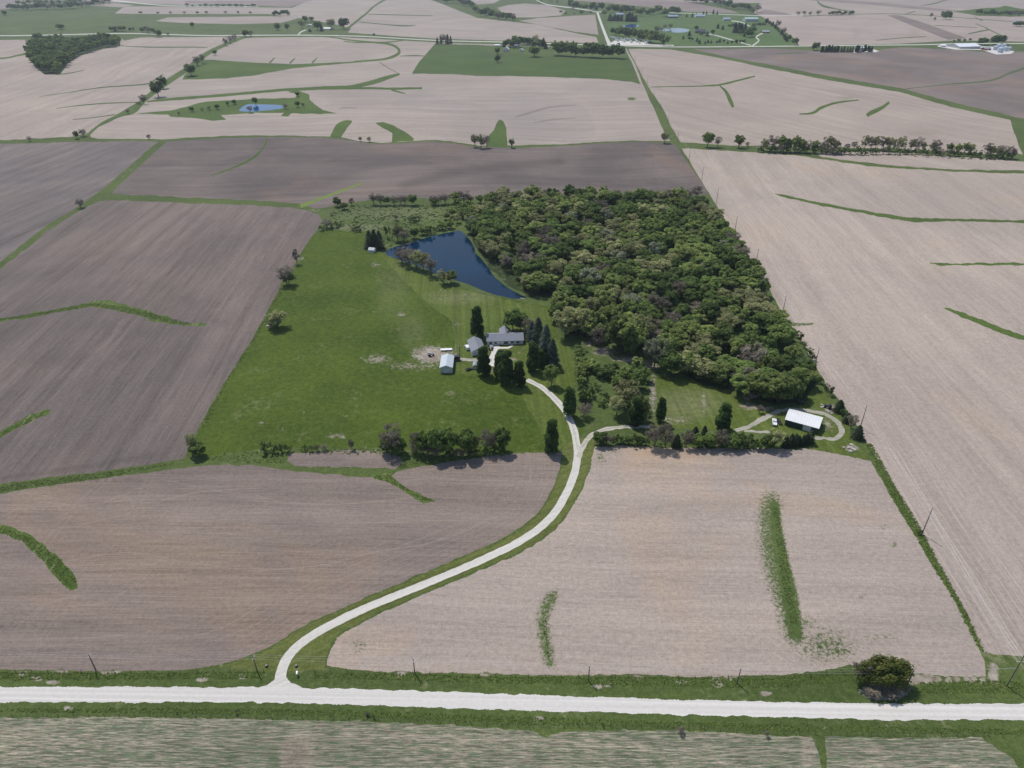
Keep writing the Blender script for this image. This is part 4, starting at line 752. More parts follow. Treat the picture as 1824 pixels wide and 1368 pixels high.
# farmyard trees
for x, y, h, w_, k, lb in [(850, 599, 56, 24, 'P', 'tall dark column tree behind the grey garage'), (862, 668, 54, 25, 'P', 'dark column tree in front of the garage'), (892, 672, 50, 26, 'P', 'dark column tree beside the pale yard, left of a pair'), (902, 684, 62, 28, 'P', 'tallest dark column tree right below the pale yard'),
        (925, 687, 46, 22, 'P', 'dark column tree at the top end of the driveway'), (949, 661, 54, 24, 'P', 'dark column tree on the lawn east of the house'), (966, 652, 34, 22, 'P', 'small column tree in front of the blue-grey spruces'), (982, 687, 38, 26, 'B', 'light green rounded tree right of the driveway top'),
        (958, 612, 50, 30, 'S', 'blue-grey spruce behind the house, leftmost of the clump'), (972, 630, 56, 32, 'S', 'tall blue-grey spruce in the middle of the clump east of the house'), (983, 652, 52, 30, 'S', 'blue-grey spruce nearest the camera in the clump'), (968, 650, 46, 26, 'S', 'narrow spruce squeezed between the column trees'), (940, 596, 30, 24, 'D', 'grey bare tree at the right end of the house'), (947, 606, 36, 22, 'S', 'short spruce by the east wall of the house'),
        (914, 590, 38, 36, 'A', 'round dark green tree behind the house'), (928, 588, 32, 24, 'A', 'dark green tree right of the round tree behind the house'),
        (1013, 741, 55, 24, 'P', 'dark column tree right of the driveway curve'), (981, 804, 60, 26, 'P', 'dark column tree left of the driveway fork'), (1040, 742, 24, 26, 'D', 'brown bare bush beside the column tree at the driveway curve'),
        (1131, 756, 50, 27, 'P', 'dark column tree in front of the olive trees above the lane'), (1112, 728, 54, 48, 'C', 'wide olive tree above the grassy lane'), (1098, 740, 38, 30, 'C', 'smaller olive tree left of the wide one'), (1142, 748, 40, 22, 'B', 'green tree right of the dark column tree at the lane'),
        (1175, 751, 46, 18, 'P', 'thin green column tree by the bare track'), (1286, 764, 48, 28, 'P', 'dark column tree in the meadow above the hedge'), (1072, 722, 13, 18, 'G', 'small green bush in the weedy patch right of the driveway'),
        (1055, 708, 20, 20, 'G', 'green bush below the thicket'), (1352, 735, 14, 12, 'D', 'small bare bush on pale soil in the meadow'),
        (659, 442, 34, 21, 'K', 'dark conifer behind the boathouse, left of three'), (668, 442, 36, 21, 'K', 'dark conifer behind the boathouse, middle of three'), (677, 443, 35, 20, 'K', 'dark conifer behind the boathouse, right of three'),
        (511, 508, 36, 28, 'D', 'grey bare tree on the west edge of the pasture'), (515, 507, 22, 22, 'A', 'dark bush under the grey bare tree on the pasture edge'), (529, 470, 28, 13, 'D', 'narrow bare tree high on the west edge of the pasture'), (494, 584, 30, 36, 'C', 'grey-green spreading tree on the pasture edge with a pale rock by it'), (488, 583, 18, 22, 'A', 'dark foliage clump beside the pale rock'),
        (346, 806, 36, 20, 'C', 'leaning olive tree at the south-west corner of the pasture'), (356, 812, 22, 28, 'A', 'dark shrubby tree at the south-west corner of the pasture'), (144, 370, 16, 15, 'D', 'lone bare tree on the grass line between the left fields'),
        (716, 468, 28, 28, 'D', 'bare tree at the west tip of the pond bank, first of the row'), (729, 474, 34, 31, 'D', 'bare tree on the pond bank, second of the row'), (742, 479, 35, 26, 'C', 'thin pale-stemmed tree on the pond bank'), (754, 482, 34, 24, 'C', 'light tree on the pond bank right of the pale stems'), (768, 492, 36, 26, 'D', 'brown tree on the pond bank before the yellow pair'),
        (790, 506, 26, 24, 'C', 'olive tree, left of the yellow-green pair on the pond dam'), (803, 504, 24, 22, 'B', 'yellow-green tree, right of the pair on the pond dam'),
        (708, 429, 30, 20, 'C', 'olive tree on the north shore of the pond'), (720, 431, 24, 28, 'D', 'brown thicket on the north shore of the pond'), (738, 425, 20, 16, 'A', 'dark small tree on the north shore of the pond'), (690, 425, 24, 16, 'G', 'light shrub between the conifers and the pond'),
        (574, 411, 10, 12, 'G', 'dark bush at the top corner of the pasture'), (583, 406, 16, 22, 'D', 'brown thicket at the top corner of the pasture'), (600, 405, 12, 22, 'G', 'green thicket beside the top corner of the pasture'), (634, 411, 10, 22, 'G', 'lone shrub on the north pasture line'),
        (601, 368, 17, 15, 'A', 'dark green tree at the west end of the north tree line'), (613, 373, 12, 14, 'B', 'light bush at the west end of the north tree line'), (627, 366, 14, 11, 'D', 'small bare tree near the west end of the north tree line'), (705, 393, 12, 12, 'D', 'small brown tree alone in the rough meadow'), (590, 384, 6, 9, 'D', 'tiny brown bush by the field corner'),
        (774, 367, 12, 9, 'A', 'small dark tree at the east side of the rough meadow'), (735, 393, 9, 26, 'G', 'long low brush patch in the rough meadow'),
        (1568, 1216, 40, 92, 'Y', 'huge rounded olive bush on the verge beside the gravel road'),
        (1184, 255, 20, 15, 'C', 'round olive tree at the field corner by the pole line'), (642, 252, 9, 7, 'C', 'pale sapling on the field edge, left of two'), (658, 253, 10, 8, 'C', 'pale sapling on the field edge, right of two'),
        (846, 262, 24, 14, 'C', 'olive tree at the field edge, left of a clump of three'), (857, 264, 26, 16, 'C', 'olive tree in the middle of the clump of three'), (867, 263, 24, 14, 'D', 'brown tree at the right of the clump of three'), (911, 263, 17, 11, 'B', 'small green tree right of the waterway'),
        (1260, 262, 28, 19, 'B', 'round green tree at the left end of the long hedgerow'), (1278, 262, 20, 14, 'D', 'brown tree beside the round green tree'), (1315, 263, 24, 18, 'B', 'green tree standing apart in the hedgerow'), (1331, 262, 10, 8, 'D', 'small brown tree right of the tree standing apart'),
        (1493, 733, 22, 22, 'K', 'dark cedar beside the pile of pale rubble'), (1508, 752, 18, 18, 'K', 'dark cedar between the track loop and the field'), (1515, 764, 26, 22, 'D', 'grey bare tree among the cedars by the track loop'), (1526, 780, 24, 24, 'K', 'dark cedar nearest the pole by the track loop'), (1500, 742, 14, 14, 'G', 'bush among the cedars by the track loop'),
        (283, 173, 30, 21, 'A', 'large dark tree on the drainage line, front of two'), (291, 158, 24, 18, 'A', 'large green tree on the drainage line, behind its neighbour'), (257, 186, 19, 14, 'D', 'tree beside the track crossing the drainage line'), (247, 187, 6, 9, 'G', 'bush on the drainage line'), (229, 203, 10, 8, 'D', 'small tree low on the drainage line'),
        (341, 135, 22, 20, 'A', 'dark tree on the left side of the green wedge'), (352, 117, 18, 14, 'D', 'brown tree above the green wedge, left'), (361, 113, 17, 12, 'D', 'brown tree above the green wedge, right'), (383, 98, 9, 8, 'A', 'small tree higher on the drainage line'), (402, 82, 16, 11, 'D', 'brown tree near the far road, left of two'), (411, 78, 15, 10, 'D', 'brown tree near the far road, right of two'), (419, 74, 14, 11, 'D', 'grey tree close to the far road'),
        (438, 67, 15, 12, 'A', 'dark tree where the drainage line meets the far road, left'), (447, 66, 14, 12, 'C', 'tree where the drainage line meets the far road, right'), (137, 247, 15, 10, 'A', 'dark tree at the bottom left of the contoured field'), (149, 243, 14, 14, 'D', 'brown tree beside it at the bottom left of the contoured field'),
        (53, 252, 10, 9, 'D', 'small bare tree on the left field edge'), (266, 248, 9, 8, 'D', 'small bare tree on the edge of the contoured field'), (109, 53, 11, 15, 'A', 'dark round tree alone in the far left pasture'), (9, 28, 10, 9, 'A', 'dark tree at the left edge in the far pasture'), (343, 49, 10, 7, 'A', 'small tree alone in the far grassland'),
        (283, 66, 14, 14, 'A', 'dark tree just below the far road at left'), (300, 64, 7, 6, 'D', 'small tree just below the far road at left'), (206, 56, 8, 7, 'K', 'small dark tree above the far road'), (495, 54, 14, 12, 'A', 'round tree left of the small farmstead, outer'), (512, 54, 13, 9, 'A', 'round tree left of the small farmstead, inner'),
        (538, 50, 16, 12, 'C', 'tree left of the white shed at the small farmstead'), (544, 40, 13, 12, 'B', 'tree behind the small farmstead'), (555, 38, 9, 10, 'B', 'low tree behind the small farmstead'), (566, 54, 17, 16, 'A', 'dark tree in front of the small farmhouse'), (573, 56, 14, 9, 'K', 'dark cedar in front of the small farmhouse'), (552, 57, 6, 8, 'K', 'dark shrub at the small farmstead lane'),
        (590, 53, 21, 15, 'C', 'olive tree right of the small farmhouse'), (613, 52, 21, 19, 'A', 'large round tree at the right of the small farmstead'), (666, 64, 5, 5, 'A', 'bush on the far road verge'),
        (1552, 1234, 13, 34, 'D', 'dead brown brush below the left side of the huge olive bush'), (1584, 1238, 13, 34, 'D', 'dead brown brush below the middle of the huge olive bush'), (1607, 1230, 12, 24, 'D', 'dead brown brush below the right side of the huge olive bush'), (1530, 1212, 34, 36, 'D', 'brown twiggy bush against the left side of the huge olive bush'),
        (446, 201, 13, 12, 'D', 'bare tree on the near shore of the small far pond'), (455, 186, 13, 10, 'A', 'dark tree on the far shore of the small far pond'), (508, 194, 10, 10, 'D', 'tree at the right end of the small far pond'), (530, 191, 12, 9, 'A', 'dark tree right of the small far pond, inner'), (540, 191, 8, 8, 'G', 'shrub right of the small far pond, outer'), (530, 172, 8, 7, 'A', 'small tree where the green strips meet above the far pond'),
        (342, 199, 9, 8, 'A', 'small tree in the green hollow, leftmost'), (319, 205, 7, 5, 'D', 'tiny bare tree low in the green hollow'), (360, 197, 6, 7, 'D', 'brown shrub in the green hollow'), (373, 196, 8, 9, 'D', 'brown small tree in the green hollow'), (387, 195, 10, 9, 'A', 'green small tree in the green hollow'), (406, 188, 8, 7, 'A', 'small tree left of the far pond, outer'), (418, 186, 9, 9, 'A', 'small tree left of the far pond, inner'),
        (943, 100, 1, 1, 'G', '')]:
    if lb: tree(x, y, h, w_, k, lb)
# willow-like details round the boat house pond, hedges and rows
row([(658, 366), (700, 366), (742, 364)], 7, 21, 17, 'DDAD', 'in the north tree line above the rough meadow', 'north tree line', 1.5)
row([(760, 364), (820, 360), (900, 358), (1000, 357), (1100, 357), (1180, 356), (1252, 352)], 34, 19, 18, 'DDADBC', 'against the dark field north of the woodland', 'north tree line', 3)
row([(812, 372), (835, 385), (850, 400)], 9, 20, 20, 'BBAC', 'at the north-west corner of the woodland', 'trees north of the pond', 12)
row([(790, 390), (820, 392), (840, 396)], 5, 18, 18, 'BC', 'at the north-west corner of the woodland', 'trees north of the pond', 8)
row([(748, 420), (770, 415), (790, 409), (808, 406)], 7, 13, 14, 'GGB', 'along the north shore of the pond', 'shrubs on the north shore', 1.5)
row([(470, 806), (482, 806), (496, 806), (512, 806), (522, 805)], 4, 18, 17, 'GG', 'in the thicket west of the ploughed patch', 'pasture hedge shrubs', 1)
row([(735, 808), (800, 813), (850, 810), (900, 804)], 14, 17, 22, 'GGDG', 'at the foot of the pasture hedge trees', 'pasture hedge shrubs', 1.5)
row([(690, 808), (715, 808)], 4, 18, 18, 'G', 'at the foot of the big bare tree', 'pasture hedge shrubs', 1)
row([(535, 803), (583, 803)], 4, 12, 14, 'GD', 'in the thicket above the small ploughed patch', 'pasture hedge shrubs', 1)
for x, y, h, w_, k, lb in [(627, 800, 18, 12, 'D', 'small brown tree alone in the pasture hedge'), (698, 806, 50, 42, 'D', 'big bare tree at the west end of the pasture hedge'), (688, 806, 24, 24, 'A', 'dark bush under the big bare tree, left'), (712, 807, 26, 26, 'A', 'dark bush under the big bare tree, right'),
        (742, 806, 38, 26, 'D', 'brown tree right of the big bare tree in the pasture hedge'), (754, 809, 40, 26, 'A', 'narrow dark tree beside the brown tree in the pasture hedge'), (778, 812, 50, 34, 'A', 'green tree, left of the tallest pair in the pasture hedge'), (800, 811, 50, 34, 'A', 'green tree, right of the tallest pair in the pasture hedge'),
        (834, 811, 44, 34, 'A', 'dark rounded tree right of the tallest pair in the pasture hedge'), (845, 808, 36, 22, 'D', 'brown tree behind the dark rounded tree'), (868, 805, 42, 24, 'D', 'grey-brown tree near the east end of the pasture hedge'), (880, 804, 36, 22, 'D', 'brown tree next to the last one of the pasture hedge'), (894, 803, 42, 30, 'A', 'dark tree at the east end of the pasture hedge'),
        (1068, 792, 22, 26, 'A', 'dark green bush at the left end of the lane hedge'), (1080, 793, 20, 24, 'D', 'brown bush second in the lane hedge'), (1166, 796, 40, 34, 'D', 'big brown bare tree in the lane hedge, left of a pair'), (1185, 797, 42, 32, 'D', 'big brown bare tree in the lane hedge, right of a pair'), (1204, 796, 24, 20, 'K', 'dark cedar after the big bare pair in the lane hedge'),
        (1222, 796, 30, 26, 'D', 'brown tree in the middle of the lane hedge'), (1236, 786, 28, 20, 'K', 'cedar in the middle of the lane hedge, left'), (1252, 786, 30, 18, 'K', 'cedar in the middle of the lane hedge, right'), (1243, 797, 22, 24, 'A', 'green bush in front of the middle cedars'), (1262, 797, 24, 26, 'A', 'green bush right of the middle cedars'),
        (1282, 797, 30, 30, 'D', 'brown tree below the meadow column tree'), (1378, 798, 34, 32, 'C', 'olive tree toward the east end of the lane hedge'), (1366, 799, 22, 24, 'A', 'dark bush left of the olive tree in the lane hedge')]:
    tree(x, y, h, w_, k, lb)
row([(1092, 792), (1120, 791), (1155, 792)], 9, 17, 18, 'GGGA', 'in the low part of the lane hedge', 'lane hedge shrubs', 2)
row([(1275, 797), (1310, 798), (1355, 799)], 9, 20, 22, 'AGAG', 'in the hedge along the lane', 'lane hedge shrubs', 1.5)
row([(1262, 786), (1300, 788), (1340, 790)], 6, 18, 20, 'AGD', 'in the back of the hedge along the lane', 'lane hedge shrubs', 1.5)
row([(1394, 796), (1420, 793), (1448, 789)], 7, 21, 15, 'K', 'in the cedar row below the long green shed', 'cedar row by the shed', 1)
row([(1356, 268), (1400, 270), (1440, 272), (1492, 271)], 11, 26, 17, 'CCDBA', 'in the left stretch of the long hedgerow', 'long hedgerow trees', .8)
row([(1503, 266), (1524, 267)], 2, 14, 14, 'AD', 'in the low gap of the long hedgerow', 'long hedgerow trees', .6)
row([(1532, 266), (1570, 268), (1610, 270)], 7, 26, 17, 'CCD', 'in the middle stretch of the long hedgerow', 'long hedgerow trees', .8)
row([(1618, 269), (1645, 271), (1672, 272)], 5, 24, 15, 'CDC', 'in the right-middle stretch of the long hedgerow', 'long hedgerow trees', .8)
row([(1684, 272), (1708, 274), (1736, 275)], 4, 22, 16, 'CCB', 'in the right stretch of the long hedgerow', 'long hedgerow trees', .8)
row([(1750, 277), (1780, 280), (1806, 283)], 6, 22, 15, 'CCD', 'at the right end of the long hedgerow', 'long hedgerow trees', .8)
row([(1352, 271), (1420, 273), (1500, 275), (1600, 275), (1680, 277), (1760, 282), (1806, 285)], 40, 14, 15, 'GGGD', 'under the trees of the long hedgerow', 'hedgerow shrubs', .8)
row([(1032, 640), (1034, 680), (1040, 720)], 12, 18, 22, 'GGAB', 'in the thicket right of the mown strip', 'thicket shrubs', 8)
row([(1050, 655), (1080, 665), (1110, 680), (1150, 672)], 13, 18, 24, 'GGAB', 'in the thicket below the pale bank', 'thicket shrubs', 12)
row([(1060, 700), (1090, 715), (1150, 720), (1150, 752)], 9, 12, 16, 'GGGC', 'in the weedy patch above the lane', 'thicket shrubs', 10)
row([(1128, 690), (1150, 680), (1130, 660)], 4, 32, 28, 'ABA', 'in the thicket below the pale soil bank', 'thicket trees', 5)
row([(930, 512), (960, 516), (985, 522)], 6, 22, 20, 'BCA', 'beside the grassy path at the pond outlet', 'trees at the pond outlet', 4)
row([(1452, 652), (1434, 622), (1414, 592)], 5, 14, 14, 'G', 'on the field edge of the woodland', 'field edge shrubs', 3)
row([(1440, 668), (1465, 688), (1482, 706)], 5, 14, 14, 'G', 'along the fence line above the shed', 'field edge shrubs', 2)
NW = [(52, 94), (58, 82), (68, 77), (120, 79), (176, 76), (212, 76), (213, 83), (176, 88), (141, 100), (121, 114), (104, 131), (82, 131), (62, 116)]
print('nw', fill_px(NW, 8.5, 3.4, 17, 15, 'AAAB', 'in the dense grove at the upper left', 'north-west grove trees', 5000, 150))
far = 'far tree lines'
row([(12, 17), (60, 18), (100, 17), (150, 12), (200, 6)], 30, 12, 10, 'ADAB', 'in the tree line at the top left', far, 1.5)
row([(30, 10), (120, 6), (190, 2)], 16, 9, 10, 'AB', 'in the back of the tree line at the top left', far, 1)
row([(193, 56), (215, 55), (243, 56)], 6, 9, 9, 'DAD', 'by the far road at the upper left', far, 1)
row([(252, 58), (276, 59)], 4, 11, 9, 'AD', 'by the far road left of the drainage line', far, 1)
row([(240, 25), (300, 25), (420, 24.5), (458, 24)], 9, 5, 6, 'AD', 'on the far field edge at left', far, .5)
row([(330, 11), (420, 12), (455, 12)], 12, 4.5, 8, 'A', 'on the farthest field edge at left', far, .5)
row([(484, 28), (518, 28)], 6, 9, 8, 'A', 'in the far clump left of centre', far, 1)
row([(770, -1), (800, 5), (835, 13), (850, 26), (880, 32), (915, 38)], 30, 14, 11, 'ABDA', 'in the tree belt climbing to the top edge', far, 3)
row([(860, 25), (890, 30), (918, 35)], 9, 9, 9, 'AB', 'in the tree belt climbing to the top edge', far, 2)
row([(1012, 16), (1040, 18), (1072, 20)], 10, 15, 11, 'ABA', 'in the grove beside the far road junction', far, 2)
row([(960, 2), (990, 3), (1000, 25), (1030, 26), (1060, 23)], 8, 6, 7, 'AD', 'near the far road junction', far, 1)
row([(1074, 26), (1110, 24), (1150, 27), (1212, 27)], 24, 15, 12, 'ABAB', 'in the woods behind the far houses', far, 4)
row([(1085, 37), (1108, 38)], 5, 11, 10, 'K', 'in the dark evergreen clump by the far houses', far, .5)
row([(1114, 38), (1135, 39)], 5, 15, 10, 'K', 'in the tall dark evergreen clump by the far houses', far, .5)
row([(1088, 62), (1110, 66), (1150, 74), (1190, 82)], 17, 17, 12, 'AABA', 'in the belt behind the white trailers', 'belt behind the trailers', 1)
row([(1092, 60), (1130, 60), (1185, 72)], 9, 14, 12, 'AD', 'in the back of the belt behind the white trailers', 'belt behind the trailers', 1)
row([(1213, 2), (1260, 6), (1300, 14), (1350, 25)], 26, 13, 11, 'ABAD', 'in the diagonal wood at the top right of centre', far, 3)
row([(1220, 30), (1240, 30), (1262, 25), (1282, 26)], 7, 8, 5, 'K', 'among the far houses', far, 1)
row([(1306, 58), (1316, 59), (1328, 58)], 4, 18, 10, 'K', 'in the dark block beside the pond lane', far, .5)
row([(1215, 68), (1235, 72), (1250, 76), (1290, 78), (1330, 80)], 16, 7, 6, 'KA', 'dotted over the far lawns', far, 3)
row([(1225, 58), (1262, 62), (1275, 55), (1300, 50), (1340, 66)], 12, 10, 9, 'AKB', 'dotted over the far lawns', far, 6)
row([(1330, 68), (1336, 62), (1345, 58)], 3, 15, 14, 'A', 'by the forked far lane', far, 1)
row([(1166, 55), (1175, 56), (1196, 50)], 4, 11, 10, 'DB', 'beside the small far pond', far, 2)
row([(1362, 38), (1378, 48), (1392, 62), (1403, 76)], 15, 8, 6, 'K', 'in the curved evergreen row', 'curved evergreen row', .5)
row([(1340, 46), (1365, 44)], 6, 5, 5, 'K', 'in the short evergreen row by the far shed', far, .5)
row([(1380, 43), (1412, 79), (1422, 81)], 4, 13, 10, 'AD', 'at the corner of the far lawns', far, 1)
row([(1446, 90), (1456, 90)], 2, 13, 11, 'A', 'at the left end of the evergreen windbreak', far, .5)
row([(1462, 93), (1510, 93), (1554, 93)], 17, 12, 7, 'KKP', 'in the evergreen windbreak on the dark field', 'evergreen windbreak', .3)
row([(1412, 27), (1455, 27), (1462, 27)], 4, 8, 9, 'D', 'on the far hill at right', far, .5); row([(1474, 27), (1520, 27)], 8, 7, 8, 'AD', 'on the far hill at right', far, .5)
row([(1655, 30), (1666, 39)], 2, 10, 6, 'D', 'alone in the far right field', far, .5); row([(1676, 34), (1692, 35)], 5, 14, 8, 'A', 'in the small clump of the far right field', far, .5)
row([(1740, 26), (1780, 28), (1824, 29), (1840, 29)], 17, 10, 10, 'AD', 'in the far tree line at the right edge', far, 1); row([(1806, 46), (1824, 48)], 4, 10, 10, 'A', 'around the farm at the right edge', far, 1)
row([(1742, 80), (1756, 79)], 3, 12, 12, 'A', 'behind the grain bins', far, .5); row([(1766, 79), (1776, 79), (1786, 78)], 4, 18, 16, 'A', 'in the big dark clump behind the grain bins', far, .5); row([(1697, 76), (1730, 72)], 4, 5, 6, 'A', 'behind the long white barn', far, .5)
row([(778, 78), (804, 78)], 6, 16, 8, 'KKD', 'in the evergreen clump on the far road', 'evergreen clump on the far road', .5)
row([(894, 84), (915, 82), (930, 80), (975, 84)], 16, 14, 12, 'AKA', 'round the white farmhouse', 'farmhouse trees', 4)
for x, y, h, w_, k, lb in [(886, 97, 13, 10, 'A', 'dark tree in front of the white farmhouse, left'), (886, 111, 13, 11, 'A', 'dark tree alone in the green field below the farmhouse'), (952, 101, 20, 20, 'A', 'large round dark tree right of the white farmhouse'), (955, 78, 17, 13, 'C', 'tall light tree behind the white farmhouse'), (968, 82, 16, 11, 'K', 'pointed dark tree behind the white farmhouse')]: tree(x, y, h, w_, k, lb)
row([(985, 98), (1030, 101), (1070, 103), (1108, 104)], 16, 24, 19, 'AAB', 'in the tall row right of the white farmhouse', 'tall row in the green field', .6)
for x, y, h, w_, k, lb in [(1211, 1305, 10, 14, 'D', 'dark dead bush on the south fence line'), (655, 1275, 6, 9, 'D', 'small dead bush in the south ditch'), (666, 1280, 6, 5, 'G', 'small green bush in the south ditch'), (422, 1271, 8, 6, 'D', 'dead weed clump in the south ditch at left'), (1074, 1295, 6, 5, 'G', 'small dark bush on the south verge'), (1364, 1311, 9, 10, 'D', 'brown bush at the south fence, right of the dead one'), (316, 1272, 4, 4, 'G', 'tiny bush in the south ditch at left'), (1635, 950, 10, 12, 'G', 'green weeds round the foot of the line pole')]: tree(x, y, h, w_, k, lb)

CAND.sort(key=lambda c: -c[0])
nab = sum(1 for o in COL.objects if o.name.split('.')[0] == 'broadleaf_tree' and not o.parent); keep = max(0, 305-nab)
for c in CAND[:keep]: tree_now(*c[1:])
def far_mass(cs):
    Vs, Fs, Tn, Mi, c0 = [], [], [], [], 0
    for _, x, y, h, w_, k, lb, g in cs:
        me, tme, sm, H0, W0 = lib(k, random.randrange(4)); nq = len(me.polygons); co = np.empty(nq*12, np.float32); me.vertices.foreach_get('co', co); co = co.reshape(nq, 4, 3)
        st = 4; q = co[random.randrange(st)::st]; c = q.mean(1, keepdims=True); q = c+(q-c)*1.7
        p = G(x, y); H = hm(p, h)*.93; W_ = w_/ppm(p); q = q*np.array([W_/W0, W_/W0, H/H0]); a = random.uniform(0, 6.28)
        q = np.stack([q[..., 0]*math.cos(a)-q[..., 1]*math.sin(a), q[..., 0]*math.sin(a)+q[..., 1]*math.cos(a), q[..., 2]], -1)+np.array(p)
        Vs.append(q.reshape(-1, 3)); Fs.append(np.arange(len(q)*4).reshape(-1, 4)+c0); c0 += len(q)*4; t = np.clip(random.uniform(0, .7)+rng.random(len(q))*.35, 0, 1); Tn.append(np.repeat(t, 4)); Mi.append(np.full(len(q), 'AB'.index(k)))
    V_ = np.concatenate(Vs); F_ = np.concatenate(Fs); t_ = np.concatenate(Tn); me = bpy.data.meshes.new('distant_broadleaf_trees'); me.from_pydata(V_.tolist(), [], F_.tolist()); me.update()
    me.materials.append(LM['A']); me.materials.append(LM['B']); me.polygons.foreach_set('material_index', np.concatenate(Mi).astype(np.int32))
    a = me.color_attributes.new('tone', 'FLOAT_COLOR', 'POINT'); a.data.foreach_set('color', np.column_stack([t_, t_, t_, np.ones_like(t_)]).astype(np.float32).ravel())
    o = bpy.data.objects.new('distant_broadleaf_trees', me); COL.objects.link(o); tag(o, 'distant green broadleaf trees in the far groves, belts and tree lines', 'trees', kind='stuff')
if CAND[keep:]: far_mass(CAND[keep:])
print('broadleaf', nab, 'kept', keep, 'mass', len(CAND[keep:]))
# ------------------------------------------------------------------ undergrowth and weeds nobody could count
def scatter(name, bands, label, mats, size, n):
    """bands: pixel polygons; small leafy tufts merged into one object"""
    Vs, Fs, tn = [], [], []; c = 0
    area = []
    for B in bands:
        Wd = ground(np.array(B)); a = abs(sum(Wd[i-1][0]*Wd[i][1]-Wd[i][0]*Wd[i-1][1] for i in range(len(Wd))))/2; area.append(a)
    for B, a in zip(bands, area):
        m = int(n*a/sum(area)); Wd = [(q[0], q[1]) for q in ground(np.array(B))]; xs = [q[0] for q in Wd]; ys = [q[1] for q in Wd]; g = 0; tr = 0
        while g < m and tr < m*30:
            tr += 1; x, y = random.uniform(min(xs), max(xs)), random.uniform(min(ys), max(ys))
            if not inpoly(x, y, Wd): continue
            g += 1; z = float(hgt(x, y)); s = size*random.uniform(.5, 1.3); tone = random.random()
            k = 9 if size < 1.2 else 22
            d = rng.normal(size=(k, 3)); d /= np.linalg.norm(d, axis=1)[:, None]; d[:, 2] = np.abs(d[:, 2])
            C = np.array([x, y, z])+d*np.array([s*.6, s*.6, s*.22])*rng.uniform(.6, 1, (k, 1)); N = d*.6+rng.normal(size=(k, 3))*.35+np.array([0, 0, .6]); N /= np.linalg.norm(N, axis=1)[:, None]
            v, f = quads(C, N, s*(.55 if k == 9 else .4), .9, rng); Vs.append(v); Fs.append(f+c); c += len(v); tn.append(np.clip(np.repeat(tone*.7+rng.random(k)*.3, 4), 0, 1))
    V_ = np.concatenate(Vs); F_ = np.concatenate(Fs); t_ = np.concatenate(tn)
    me = bpy.data.meshes.new(name); me.from_pydata(V_.tolist(), [], F_.tolist()); me.update()
    a = me.color_attributes.new('tone', 'FLOAT_COLOR', 'POINT'); a.data.foreach_set('color', np.column_stack([t_, t_, t_, np.ones_like(t_)]).astype(np.float32).ravel())
    me.materials.append(mats); o = bpy.data.objects.new(name, me); COL.objects.link(o); tag(o, label, 'weeds', kind='stuff')
wm = leafmat('weed leaves', (.065, .110, .024), (.150, .200, .052), .2)
scatter('roadside_weeds', [[(0, 1197), (240, 1199), (470, 1196), (470, 1208), (0, 1212)], [(560, 1199), (720, 1200), (912, 1205), (1140, 1206), (1364, 1208), (1520, 1190), (1520, 1215), (1364, 1225), (1140, 1222), (912, 1217), (560, 1208)],
        [(1640, 1215), (1760, 1212), (1824, 1215), (1824, 1235), (1640, 1235)], [(0, 1268), (455, 1272), (720, 1282), (912, 1292), (1140, 1294), (1370, 1303), (1824, 1308), (1824, 1300), (1140, 1284), (700, 1268), (455, 1262), (0, 1262)]],
        'tall green weeds filling the ditches along the gravel road', wm, .5, 7000)
scatter('strip_weeds', [[(0, 938), (60, 960), (105, 996), (134, 1030), (134, 1046), (122, 1046), (85, 1006), (40, 964), (0, 949)], [(0, 568), (165, 539), (230, 548), (345, 577), (320, 579), (240, 560), (165, 545), (60, 564), (0, 571)], [(0, 864), (200, 840), (330, 822), (200, 849), (0, 877)], [(662, 848), (692, 845), (735, 877), (772, 890), (758, 896), (715, 870)], [(0, 770), (75, 733), (88, 732), (60, 748), (0, 777)], [(1376, 905), (1385, 905), (1400, 980), (1421, 1110), (1409, 1115), (1390, 1020)], [(966, 1105), (973, 1105), (980, 1170), (975, 1170)]], 'rough grass tufts on the green strips in the near fields', wm, .42, 4200)
scatter('fence_line_weeds', [[(1541, 790), (1553, 790), (1592, 862), (1640, 940), (1685, 1025), (1720, 1090), (1752, 1160), (1740, 1150), (1698, 1066), (1665, 1015), (1629, 952), (1590, 890)]], 'rank green weeds on the strip under the pole line', wm, .7, 1500)
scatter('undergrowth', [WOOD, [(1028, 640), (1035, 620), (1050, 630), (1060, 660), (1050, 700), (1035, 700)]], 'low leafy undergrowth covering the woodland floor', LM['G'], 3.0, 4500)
scatter('meadow_brush', [[(590, 378), (640, 366), (760, 366), (860, 362), (850, 400), (780, 408), (700, 415), (600, 402)], [(1060, 785), (1160, 785), (1400, 792), (1450, 795), (1400, 799), (1200, 796), (1062, 794)], [(1350, 270), (1500, 273), (1700, 275), (1810, 284), (1800, 287), (1600, 278), (1400, 274)]], 'scattered brush in the rough meadow and hedges', LM['G'], 1.5, 900)
scatter('pasture_edge_weeds', [[(330, 815), (500, 800), (650, 799), (720, 803), (890, 806), (960, 806), (880, 812), (760, 828), (720, 832), (714, 812), (520, 806), (500, 825), (420, 824)], [(334, 812), (398, 684), (458, 590), (498, 518), (503, 520), (462, 592), (403, 686), (345, 805)], [(655, 412), (690, 420), (800, 405), (740, 427), (697, 440), (686, 440)]], 'rank weeds along the pasture edges', wm, .8, 1600)

